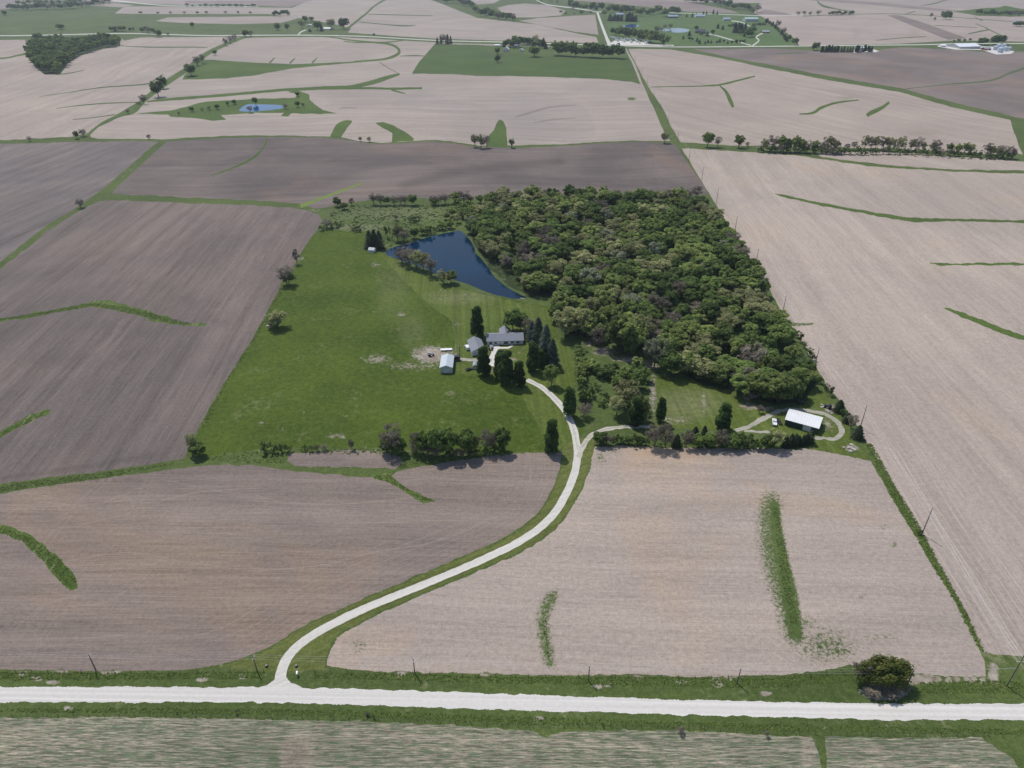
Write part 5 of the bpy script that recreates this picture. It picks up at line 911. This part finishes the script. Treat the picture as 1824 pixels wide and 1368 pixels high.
# ------------------------------------------------------------------ buildings
WHITE = flat('white siding', (.68, .68, .66), .7, .3, .08, 1.5); GREENW = flat('dark green steel wall', (.022, .045, .040), .5, .4, .15, .8); GREYW = flat('grey siding', (.42, .43, .42), .8, .2, .1, 1)
BEIGEW = flat('pale steel wall', (.46, .48, .44), .6, .3, .12, .6); GLASS = flat('window glass', (.03, .035, .045), .15, .6); DOORM = flat('door paint', (.55, .55, .53), .5, .3, .05)
R_HOUSE = shingles('grey shingles', (.23, .24, .27)); R_LIGHT = metal_roof('pale galvanised roof', (.52, .58, .60), 1); R_WHITE = metal_roof('white steel roof', (.80, .80, .79), 0, .4, 1.2)
R_WHITEB = metal_roof('bright barn roof', (.86, .88, .90), 0, .4, 3); R_GREY = metal_roof('grey roof', (.34, .36, .40), 0); REDW = flat('red barn wall', (.25, .05, .035), .8, .2, .15); R_BLUE = metal_roof('blue-grey roof', (.30, .36, .45), 0, .5, 2); R_DARK = shingles('dark shingles', (.08, .085, .11)); R_GRN = metal_roof('grey-green roof', (.36, .46, .44), 0, .5, 2); BRICK = flat('brown brick', (.20, .13, .10), .9, .1, .2, 2)
def gable(name, label, P0, P1, depth, wh, rise, wm_, rm, ridge='x', group=None, cat='building', door=None, windows=(), over=.45, chimney=None, backwin=False):
    """front wall runs from pixel P0 to pixel P1, the building reaches away from the camera"""
    a, b = G(*P0), G(*P1); L = math.hypot(b.x-a.x, b.y-a.y); rz = math.atan2(b.y-a.y, b.x-a.x)
    e = empty(name, (a.x, a.y, min(a.z, b.z)-.15), rz, label, cat, group); D_ = depth; z0 = -.5
    t = .16; ry = rise
    if ridge == 'x':
        m = MB(); n = 0; m.v = [(0, y, z) for y, z in ((0, z0), (D_, z0), (D_, wh), (D_/2, wh+ry), (0, wh))]+[(L, y, z) for y, z in ((0, z0), (D_, z0), (D_, wh), (D_/2, wh+ry), (0, wh))]
        m.f = [(0, 1, 2, 3, 4), (5, 6, 7, 8, 9), (0, 4, 9, 5), (1, 6, 7, 2), (4, 3, 8, 9), (3, 2, 7, 8), (0, 5, 6, 1)]; m.build('wall', wm_, e)
        s = ry/(D_/2); r_ = MB(); h = wh+.03
        pr = [(-over, h-over*s), (D_/2, h+ry), (D_+over, h-over*s), (D_+over, h-over*s+t), (D_/2, h+ry+t), (-over, h-over*s+t)]
        r_.v = [(-over, y, z) for y, z in pr]+[(L+over, y, z) for y, z in pr]; r_.f = [(0, 1, 4, 5), (1, 2, 3, 4), (6, 7, 10, 11), (7, 8, 9, 10)]+[(i, (i+1) % 6, 6+(i+1) % 6, 6+i) for i in range(6)]
    else:
        m = MB(); pl = [(0, z0), (L, z0), (L, wh), (L/2, wh+ry), (0, wh)]; m.poly(pl, 0, D_); m.build('wall', wm_, e)
        s = ry/(L/2); h = wh+.03; r_ = MB(); pr = [(-over, h-over*s), (L/2, h+ry), (L+over, h-over*s), (L+over, h-over*s+t), (L/2, h+ry+t), (-over, h-over*s+t)]
        r_.v = [(x, -over, z) for x, z in pr]+[(x, D_+over, z) for x, z in pr]; r_.f = [(0, 1, 4, 5), (1, 2, 3, 4), (6, 7, 10, 11), (7, 8, 9, 10)]+[(i, (i+1) % 6, 6+(i+1) % 6, 6+i) for i in range(6)]
    ro = r_.build('roof', rm, e)
    if chimney: x, y = chimney; MB().box(x-.4, y-.4, wh, x+.4, y+.4, wh+ry+1.2).build('chimney', BRICK, ro)
    if door:
        x, w_, h_ = door; d = MB().box(x, -.06, 0, x+w_, .04, h_).build('door', DOORM, e); MB().box(x+w_*.86, -.12, h_*.45, x+w_*.9, -.06, h_*.5).build('handle', GLASS, d)
    for x, z, w_, h_ in windows:
        f = MB().box(x-.08, -.07, z-.08, x+w_+.08, .03, z+h_+.08).build('window', WHITE, e); MB().box(x, -.09, z, x+w_, -.072, z+h_).build('pane', GLASS, f)
    return e
h = gable('house', 'long low house with grey shingle roof and white walls among the farmyard trees', (868, 615), (932, 613), 9.5, 2.7, 1.9, WHITE, R_HOUSE, 'x', cat='house', door=(6.5, 1.1, 2.1), windows=[(1.2, .9, 1.6, 1.2), (4.0, .9, 1.4, 1.2), (9.2, .8, 2.4, 1.4), (13.2, .9, 1.5, 1.2), (16.4, .9, 1.5, 1.2)], chimney=(12, 6.5))
wing = MB(); x0w, x1w = 7.6, 13.4; y0w, y1w = 4.6, 14.5
wing.poly([(x0w, -.5), (x1w, -.5), (x1w, 2.68), ((x0w+x1w)/2, 4.75), (x0w, 2.68)], y0w+.3, y1w); wing.build('rear_wing', WHITE, h)
rw = MB(); s_ = 2.07/((x1w-x0w)/2); pr = [(x0w-.4, 2.7-.4*s_), ((x0w+x1w)/2, 4.8), (x1w+.4, 2.7-.4*s_), (x1w+.4, 2.86-.4*s_), ((x0w+x1w)/2, 4.96), (x0w-.4, 2.86-.4*s_)]
rw.v = [(x, y0w, z) for x, z in pr]+[(x, y1w+.4, z) for x, z in pr]; rw.f = [(0, 1, 4, 5), (1, 2, 3, 4), (6, 7, 10, 11), (7, 8, 9, 10)]+[(i, (i+1) % 6, 6+(i+1) % 6, 6+i) for i in range(6)]; rw.build('wing_roof', R_HOUSE, h)
gable('garage', 'grey shingled garage with white gable end left of the house', (841, 634), (864, 631.5), 13.5, 2.8, 1.8, WHITE, R_HOUSE, 'y', cat='garage', door=(1.0, 4.6, 2.3), windows=[(6.0, 1.0, .8, .9)])
gable('pole_barn', 'small barn with pale ribbed metal roof in the pasture beside the bare yard', (784, 664.5), (806, 664.5), 12.5, 3.4, 1.3, BEIGEW, R_LIGHT, 'y', cat='barn', door=(2.1, 3.0, 2.6), over=.25)
gable('garden_shed', 'tiny grey shed between the pale-roofed barn and the column tree', (842.5, 657.5), (851, 657.5), 4.2, 1.9, .9, GREYW, R_GREY, 'y', cat='shed', door=(.8, 1.0, 1.7), over=.15)
gable('boathouse', 'small white boathouse with grey roof beside the three dark conifers', (656.5, 449.5), (666, 450.5), 4.2, 2.1, 1.1, WHITE, R_GREY, 'x', cat='shed', door=(1.2, 1.0, 1.8), windows=[(2.8, .9, .8, .8)], over=.3)
gable('machine_shed', 'long dark green shed with bright white roof inside the track loop', (1397, 757), (1455.5, 773), 10.0, 3.3, 1.5, GREENW, R_WHITE, 'x', cat='shed', door=(8, 3.6, 3.0), over=.3)
# far farms
fg = [('farmhouse', 'white two-storey farmhouse with steep roof among trees beside the far road', (896, 92), (906, 92), 9, 5.5, 4, WHITE, R_WHITEB, 'y', 'house'), ('farm_shed', 'small white shed at the left edge of the far farmstead', (881, 83), (890, 83), 7, 3, 1.4, WHITE, R_WHITEB, 'x', 'shed'), ('farm_shed', 'little white gabled shed in front of the trees right of the far farmhouse', (925, 92), (932, 92), 6, 3.4, 2.6, WHITE, R_WHITEB, 'y', 'shed'),
      ('farm_shed', 'red-roofed shed behind the far farmhouse', (907, 84), (915, 84), 7, 3, 1.6, WHITE, flat('red roof', (.30, .07, .05), .8), 'x', 'shed'), ('farmhouse', 'white-walled house hidden in trees right of the far farmhouse', (915, 84), (928, 83), 8, 3.4, 2.2, WHITE, R_GREY, 'x', 'house'),
      ('farm_shed', 'white shed at the small farmstead left of centre', (547, 47), (555, 47), 12, 3.4, 1.8, WHITE, R_WHITEB, 'y', 'shed'), ('farmhouse', 'grey-roofed house at the small farmstead left of centre', (576, 53), (591, 53), 12, 3, 3, WHITE, R_GREY, 'x', 'house'),
      ('barn', 'long white-roofed barn on the far right farmyard', (1709, 86.5), (1746, 87), 40, 5.5, 4.5, GREYW, R_WHITEB, 'x', 'barn'), ('farm_shed', 'small white shed left of the long white barn', (1676, 83.5), (1685, 84), 14, 3.5, 2, WHITE, R_WHITEB, 'x', 'shed'), ('farm_shed', 'red shed between the long barn and the grain bins', (1754, 89.5), (1765, 89.5), 12, 3.5, 2.6, REDW, R_GREY, 'x', 'shed'),
      ('farm_shed', 'white building behind the evergreen windbreak, left', (1525, 88), (1534, 88), 14, 3.4, 1.6, WHITE, R_WHITEB, 'x', 'shed'), ('farm_shed', 'white building behind the evergreen windbreak, right', (1537, 88), (1547, 88), 14, 3.4, 1.6, WHITE, R_WHITEB, 'x', 'shed'),
      ('house', 'blue-roofed house in front of the woods at the top', (1098, 28.5), (1111, 28.5), 20, 5, 4, GREYW, R_BLUE, 'x', 'house'), ('house', 'brown house with blue-grey roof, second from left of the far houses', (1190, 32), (1208, 32), 22, 4.5, 3.5, BRICK, R_BLUE, 'x', 'house'), ('house', 'light house with pale blue roof, middle of the far houses', (1239, 31), (1256, 31), 22, 4.5, 3.5, WHITE, R_BLUE, 'x', 'house'),
      ('house', 'blue-grey house right of the middle of the far houses', (1289, 37), (1301, 37), 20, 4.5, 4, GREYW, R_BLUE, 'x', 'house'), ('machine_shed', 'big grey-green metal shed at the right of the far houses', (1328, 38.5), (1351, 38.5), 38, 7, 3.5, GREYW, R_GRN, 'x', 'shed'), ('house', 'dark-roofed house beside the blue far pond', (1238, 59), (1256, 59.5), 20, 4.5, 4.5, BRICK, R_DARK, 'x', 'house'),
      ('house', 'low brown-roofed house beside the forked far lane', (1358, 59), (1371, 59), 16, 3.4, 2.5, BRICK, R_GREY, 'x', 'house'), ('house', 'roof half hidden among trees at the right edge', (1810, 40), (1818, 40), 14, 4, 2.5, WHITE, R_GREY, 'x', 'house')]
for nm_, lb, p0, p1, dp, wh, rs, wmm, rmm, rd, ct in fg:
    a, b = G(*p0), G(*p1); L = (b-a).length
    gable(nm_, lb, p0, p1, dp, wh, rs, wmm, rmm, rd, cat=ct, door=(L*.4, 1.2 if ct == 'house' else 3, 2.2), windows=[(L*.15, .9, 1.6, 1.3), (L*.7, .9, 1.6, 1.3)] if ct == 'house' else ())
BIN = metal_roof('galvanised bin steel', (.50, .56, .64), 2, .35, 1.1)
for i, (x, y, dm, hh) in enumerate([(1772, 89, 9, 7), (1781, 93.5, 11.5, 9), (1778, 87, 10, 8.5), (1790, 91, 9.5, 8), (1797, 90, 8.5, 6.5), (1787, 86, 9, 8)]):
    p = G(x, y); e = empty('grain_bin', p, 0, ['grain bin nearest the red shed', 'largest grain bin at the front of the cluster', 'grain bin behind the largest one', 'grain bin right of the largest one', 'small grain bin at the right end of the cluster', 'rear grain bin of the cluster'][i], 'grain bin', 'grain bins on the far right farmyard')
    MB().tube([(0, 0, -.5), (0, 0, hh)], dm/2, 20).build('bin_wall', BIN, e); MB().tube([(0, 0, hh+.02), (0, 0, hh+dm*.22)], [dm/2+.2, .5], 20).build('roof', BIN, e)

# ------------------------------------------------------------------ vehicles and yard things
TYRE = flat('tyre rubber', (.02, .02, .02), .9); PAINTS = dict(white=flat('white paint', (.78, .78, .77), .3, .5), black=flat('black paint', (.03, .03, .035), .3, .5), red=flat('red paint', (.3, .04, .03), .4, .4), green=flat('green paint', (.03, .12, .04), .5, .3), grey=flat('grey paint', (.35, .35, .36), .5, .3))
def wheels(e, xs, ys, r=.36):
    for x in xs:
        for y in ys: MB().tube([(x, y-.12, r), (x, y+.12, r)], r, 12).build('wheel', TYRE, e)
def vehicle(kind, x, y, rz, paint, label, group=None, s=1.0):
    p = G(x, y); e = empty(kind, p, rz, label, {'van': 'van', 'pickup_truck': 'truck', 'flatbed_trailer': 'trailer', 'box_trailer': 'trailer', 'tractor': 'tractor'}[kind], group); e.scale = (s, s, s); m = PAINTS[paint]
    if kind == 'van':
        MB().poly([(-2.5, .35), (2.5, .35), (2.55, 1.0), (1.7, 1.15), (1.1, 1.95), (-2.4, 2.0), (-2.55, 1.2)], -.95, .95).build('body', m, e); MB().poly([(1.15, 1.9), (1.72, 1.18), (1.76, 1.22), (1.2, 1.96)], -.8, .8).build('windscreen', GLASS, e)
        MB().box(-2.0, -.97, 1.25, .9, -.955, 1.7).build('side_window', GLASS, e); MB().box(-2.0, .955, 1.25, .9, .97, 1.7).build('side_window', GLASS, e); wheels(e, (-1.6, 1.6), (-.9, .9))
    elif kind == 'pickup_truck':
        MB().box(-2.7, -.95, .45, 2.7, .95, 1.0).build('body', m, e); MB().poly([(-.5, 1.002), (1.3, 1.002), (.8, 1.75), (-.4, 1.78)], -.85, .85).build('cab', m, e); MB().poly([(.86, 1.72), (1.32, 1.04), (1.37, 1.06), (.92, 1.76)], -.75, .75).build('windscreen', GLASS, e)
        for yy in (-.95, .87): MB().box(-2.7, yy, 1.002, -.55, yy+.08, 1.35).build('bed_side', m, e)
        wheels(e, (-1.7, 1.75), (-.88, .88))
    elif kind == 'flatbed_trailer':
        MB().box(-3.2, -1.05, .6, 3.2, 1.05, .75).build('deck', m, e); MB().tube([(3.2, 0, .6), (4.6, 0, .5)], .07).build('tongue', m, e); wheels(e, (-.6, .4), (-1.15, 1.15), .32)
    elif kind == 'box_trailer':
        MB().box(-3.6, -1.2, .7, 3.6, 1.2, 3.1).build('body', m, e); MB().tube([(3.6, 0, .7), (4.8, 0, .6)], .08).build('tongue', PAINTS['grey'], e); wheels(e, (-.8, .3), (-1.1, 1.1), .38)
    elif kind == 'tractor':
        MB().box(-.2, -.4, .8, 1.9, .4, 1.5).build('hood', m, e); MB().box(-1.2, -.7, 1.0, -.25, .7, 1.2).build('seat_deck', m, e); MB().box(-1.1, -.6, 2.2, .1, .6, 2.3).build('canopy', m, e)
        for a_, b_ in ((-1.0, -.55), (-1.0, .55), (0, -.55), (0, .55)): MB().tube([(a_, b_, 1.2), (a_, b_, 2.2)], .04).build('post', PAINTS['black'], e)
        wheels(e, (-.8,), (-.85, .85), .75); wheels(e, (1.5,), (-.6, .6), .42)
    return e
vehicle('van', 832, 621, R(110), 'white', 'white van parked on the grass left of the garage')
vehicle('box_trailer', 809, 641.5, R(2), 'black', 'black enclosed trailer parked against the pale-roofed barn', s=.85)
vehicle('flatbed_trailer', 795, 624, R(5), 'white', 'white flatbed trailer on the bare yard')
vehicle('tractor', 875, 622, R(70), 'grey', 'small dark tractor on the pale pad in front of the house')
vehicle('tractor', 767, 634, R(20), 'grey', 'grey farm machine alone on the bare yard')
vehicle('pickup_truck', 1379, 754, R(75), 'white', 'white pickup truck left of the long green shed')
vehicle('flatbed_trailer', 1387, 752, R(95), 'black', 'dark flat trailer beside the white pickup truck', s=.8)
vehicle('tractor', 1424, 720, R(10), 'black', 'dark old tractor at the wood edge behind the green shed'); vehicle('tractor', 1475, 727, R(150), 'black', 'dark machine on the pale ground beside the cedar')
vehicle('pickup_truck', 836, 659, R(30), 'black', 'dark pickup beside the tiny grey shed', s=.7)
lot = []
for i in range(22):
    x, y = 1090+i*3.2+random.uniform(-1, 1), 68+(i % 4)*1.6+i*.28
    lot.append(vehicle('box_trailer', x, y, random.choice((0, .1, 1.5, .6)), 'white', 'white trailer parked in the gravel lot at the far road corner', 'white trailers in the far lot', random.uniform(.9, 1.5)))
for x, y, lb in ((1749, 94.5, 'white pickup truck on the far right farmyard'), (1690, 90, 'white pickup truck below the small white shed of the far right farmyard')): vehicle('pickup_truck', x, y, 0, 'white', lb)
ROCK = flat('pale rock', (.45, .41, .36), .9, .1, .25, 1.5)
def rock(x, y, s, label, n=1, name='boulder', mat=None, group=None):
    p = G(x, y); m = MB()
    for i in range(n):
        c = Vector((random.gauss(0, s*.8), random.gauss(0, s*.8), 0)) if n > 1 else Vector((0, 0, 0)); bm = bmesh.new(); bmesh.ops.create_icosphere(bm, subdivisions=2, radius=s*random.uniform(.35, .6) if n > 1 else s)
        k = len(m.v)
        for v in bm.verts: v.co *= random.uniform(.82, 1.12)
        m.v += [(v.co.x+c.x, v.co.y*.8+c.y, max(-.1, v.co.z*.6+s*.15)) for v in bm.verts]; m.f += [tuple(k+v.index for v in f.verts) for f in bm.faces]; bm.free()
    o = m.build(name, mat or ROCK, loc=p); tag(o, label, 'rock' if name == 'boulder' else 'rubble', group); return o
rock(479, 581, 1.6, 'pale rock beside the spreading tree on the pasture edge'); rock(785, 518, .7, 'small pale rock in the grass below the pond dam'); rock(829, 526, .8, 'pale rock left of the pond outlet bank')
rock(1517, 798, 1.6, 'heap of pale rubble between the track loop and the field', 14, 'rubble_pile'); rock(1466, 725, 1.2, 'scattered pale stones by the cedar', 9, 'rubble_pile'); rock(1477, 734, 1.1, 'stones below the dark machine', 8, 'rubble_pile')
rock(895, 660, .8, 'small heap of earth behind the column trees', 5, 'rubble_pile'); rock(930, 532, .8, 'stones at the pond outlet', 9, 'rubble_pile'); rock(540, 460, .9, 'flat pale stones by the narrow bare tree', 5, 'rubble_pile')

# ------------------------------------------------------------------ poles, wires, fence, mailbox
WOODP = flat('weathered pole wood', (.15, .125, .11), .9, .1, .25, 2); INS = flat('insulator', (.55, .55, .55), .3, .5); WIRE = flat('aluminium wire', (.62, .62, .63), .4, .5)
def pole(x, y, H, arm, rz, label, group, armz=None, ins=3, p=None):
    p = p or G(x, y); e = empty('utility_pole', p, rz, label, 'pole', group); MB().tube([(0, 0, -.5), (0, 0, H*.5), (0, 0, H)], [.20, .17, .12], 8).build('pole', WOODP, e)
    tips = []
    az = armz or H-.5
    if arm:
        c = MB().box(-arm/2, -.19, az-.07, arm/2, -.07, az+.07).build('crossarm', flat('pale crossarm', (.5, .5, .48), .8) if 'CA' not in globals() else CA, e); globals()['CA'] = c.data.materials[0]
        for q in np.linspace(-arm/2+.1, arm/2-.1, ins):
            MB().tube([(q, -.13, az+.07), (q, -.13, az+.32)], [.06, .045], 6).build('insulator', INS, c); tips.append(Vector((q, -.13, az+.32)))
    else:
        for k in range(3):
            s = 1 if k % 2 else -1; z = H-.4-k*1.1; MB().tube([(s*.1, 0, z), (s*.75, 0, z+.1)], .05, 5).build('insulator', INS, e); tips.append(Vector((s*.75, 0, z+.1)))
    M_ = Matrix.Translation(p) @ Matrix.Rotation(rz, 4, 'Z'); return [M_ @ t for t in tips]
def span(runs, name, label, sag=.018, r_=.022, group=None):
    """one wire through successive attachment points"""
    m = MB(); P = []
    for a, b in zip(runs[:-1], runs[1:]):
        L = (b-a).length
        for i in range(13):
            t = i/12
            if i == 0 and P: continue
            q = a.lerp(b, t); q.z -= 4*sag*L*t*(1-t); P.append(q)
    m.tube(P, r_, 4); o = m.build(name, WIRE); tag(o, label, 'wire', group)
EP = [(1793, 1222), (1642, 952), (1532, 762), (1450, 657), (1393, 562), (1346, 472), (1309, 412), (1276, 362), (1250, 320), (1227, 287), (1207, 253), (1190, 221), (1176, 196), (1165, 175), (1153, 152), (1143, 133), (1131, 112), (1120, 97)]
LB = ['tall pole at the lower right corner by the gravel road', 'pole on the weedy strip beside the near stubble field', 'pole beside the cedars at the track loop', 'pole at the lower right corner of the woodland', 'pole beside the small green tongue in the stubble', 'pole against the woodland half way up', 'pole at the upper half of the woodland edge', 'pole near the top corner of the woodland',
      'pole just beyond the woodland corner', 'pole beside the dark field corner', 'pole at the hedgerow junction', 'pole just past the round olive tree', 'pole on the bend of the far field line', 'pole above the bend of the far field line', 'pole level with the long thin grass strip', 'pole below the green field corner', 'pole beside the green field', 'pole just below the far road']
T_ = []
for i, (x, y) in enumerate(EP):
    a = G(*EP[max(i-1, 0)]); b = G(*EP[min(i+1, len(EP)-1)]); d = math.atan2(b.y-a.y, b.x-a.x)
    T_.append(pole(x, y, 15.5 if i == 0 else random.uniform(11.8, 13.2), 2.6 if i == 0 else 0, d-math.pi/2, LB[i], 'poles of the field power line', 11.5 if i == 0 else None))
# extra wires fan down to the corner pole
for k in range(3): span([t[k] for t in T_], 'power_line', ['upper wire of the field power line', 'middle wire of the field power line', 'lower wire of the field power line'][k], group='field wires')
tips0 = T_[0]; q = Vector((.5, 0, -.9)); span([tips0[2]+Vector((.3, 0, -.5)), T_[1][0]+Vector((.9, 0, -1.2))], 'power_line', 'fourth wire between the corner pole and its neighbour', group='field wires')
RP = [(-140, 1184), (170, 1192), (458, 1195), (739, 1200), (1048, 1213), (1313, 1217), (1616, 1220)]
RL = ['pole left of the frame', 'road pole at the far left of the brown field', 'road pole left of the driveway mouth', 'road pole right of the driveway mouth', 'road pole at the middle of the near stubble field', 'road pole near the soft green strip', 'road pole right of the huge bush']
T2 = []
for (x, y), lb in zip(RP, RL): T2.append(pole(x, y, 6.9, 1.9, math.pi/2+R(-4), lb, 'poles along the gravel road'))
for k in range(3): span([t[k] for t in T2]+[tips0[k]+Vector((0, 0, -3.2))], 'power_line', ['northern wire along the gravel road', 'middle wire along the gravel road', 'southern wire along the gravel road'][k], .01, .018, 'road wires')
pole(819, 640, 9, 1.6, 0, 'yard pole beside the garage lane', None); 
for i, x in enumerate((95, 322, 378, 606, 836, 860, 1060)): 
    y = np.interp(x, [p[0] for p in FR], [p[1] for p in FR])+2
    pole(x, y, 11, 2.4, 0, ['far road pole at the far left', 'far road pole left of the drainage line', 'far road pole right of the leftmost pair', 'far road pole right of the small farmstead', 'far road pole left of the white farmhouse', 'far road pole nearest the white farmhouse', 'far road pole behind the tall tree row'][i], 'poles along the far road')
POST = flat('fence post wood', (.13, .11, .09), .9, .1, .3, 3)
def fence(name, P, label, gap=6.0, maxn=95, H=1.25):
    Wd = ground(catmull(np.array(P, float), 4)); L = np.concatenate([[0], np.cumsum(np.hypot(*np.diff(Wd[:, :2], axis=0).T))]); n = min(maxn, int(L[-1]/gap))
    e = empty(name, Wd[0], 0, label, 'fence'); o0 = Vector(Wd[0]); pm = MB().tube([(0, 0, -.3), (0, 0, H)], .07, 6).mesh('post', POST); tops = []
    for i in range(n+1):
        s = L[-1]*i/n; x = np.interp(s, L, Wd[:, 0]); y = np.interp(s, L, Wd[:, 1]); o = bpy.data.objects.new('post', pm); COL.objects.link(o); o.parent = e; o.location = Vector((x, y, float(hgt(x, y))))-o0; tops.append(o.location.copy())
    for z in (.4, .75, 1.1): MB().tube([t+Vector((0, .08, z)) for t in tops], .012, 3).build('fence_wire', POST, e)
fence('wire_fence', [(-60, 1276), (230, 1275.5), (455, 1279), (640, 1282), (800, 1288), (940, 1294), (1200, 1297), (1364, 1306), (1600, 1310), (1760, 1310)], 'wire fence on wooden posts between the south ditch and the young crop', 4.4)
fence('wire_fence', [(-60, 1196), (200, 1198), (470, 1196)], 'wire fence between the left field and the road ditch', 5)
fence('wire_fence', [(560, 1197), (720, 1200), (912, 1205), (1140, 1206), (1364, 1208), (1500, 1200)], 'wire fence between the near stubble field and the road ditch', 5)
fence('wire_fence', [(334, 812), (381, 716), (428, 642), (460, 590), (500, 512), (556, 422), (572, 411)], 'wire fence on the west edge of the pasture', 6)
fence('wire_fence', [(1545, 795), (1592, 872), (1640, 950), (1685, 1030), (1720, 1092), (1756, 1165)], 'wire fence on the weedy strip below the pole line', 5)
fence('wire_fence', [(808, 664), (808, 610), (805, 578), (765, 548)], 'wire fence dividing the pasture from the mown lawn', 5)
for x, y, lb in ((475, 1187, 'dark marker stub left of the driveway mouth'), (528, 1187, 'dark marker stub right of the driveway mouth')):
    e = empty('driveway_marker', G(x, y), 0, lb, 'marker'); MB().tube([(0, 0, -.2), (0, 0, .5), (0, 0, .6)], [.45, .45, .3], 12).build('drum', PAINTS['black'], e); MB().tube([(0, 0, .6), (0, 0, .95)], .08, 8).build('cap', PAINTS['grey'], e)
e = empty('mailbox', G(530, 1203), R(10), 'white mailbox on a post at the driveway mouth', 'mailbox'); MB().box(-.06, -.06, -.3, .06, .06, 1.05).build('post', POST, e)
mbx = MB(); mbx.poly([(-.28, 1.052), (.28, 1.052), (.28, 1.35), (.17, 1.5), (-.17, 1.5), (-.28, 1.35)], -.5, .5); bx = mbx.build('box', PAINTS['white'], e); MB().box(.285, -.05, 1.3, .32, .2, 1.38).build('flag', PAINTS['red'], bx)

# ------------------------------------------------------------------ air
hz = bpy.data.materials.new('haze air'); hz.use_nodes = True; ht = hz.node_tree; ht.nodes.clear()
ho = ht.nodes.new('ShaderNodeOutputMaterial'); hv = ht.nodes.new('ShaderNodeVolumePrincipled'); hv.inputs['Density'].default_value = HAZE
hv.inputs['Color'].default_value = (.80, .87, 1, 1); hv.inputs['Anisotropy'].default_value = .35
ht.links.new(hv.outputs[0], ho.inputs['Volume'])
if HAZE > 0:
    o = MB().box(-15800, -1300, -30, 15800, 15800, 215).build('haze', hz); tag(o, 'thin bluish haze over the distant fields', 'haze', kind='stuff')
print('objects', len(bpy.data.objects))
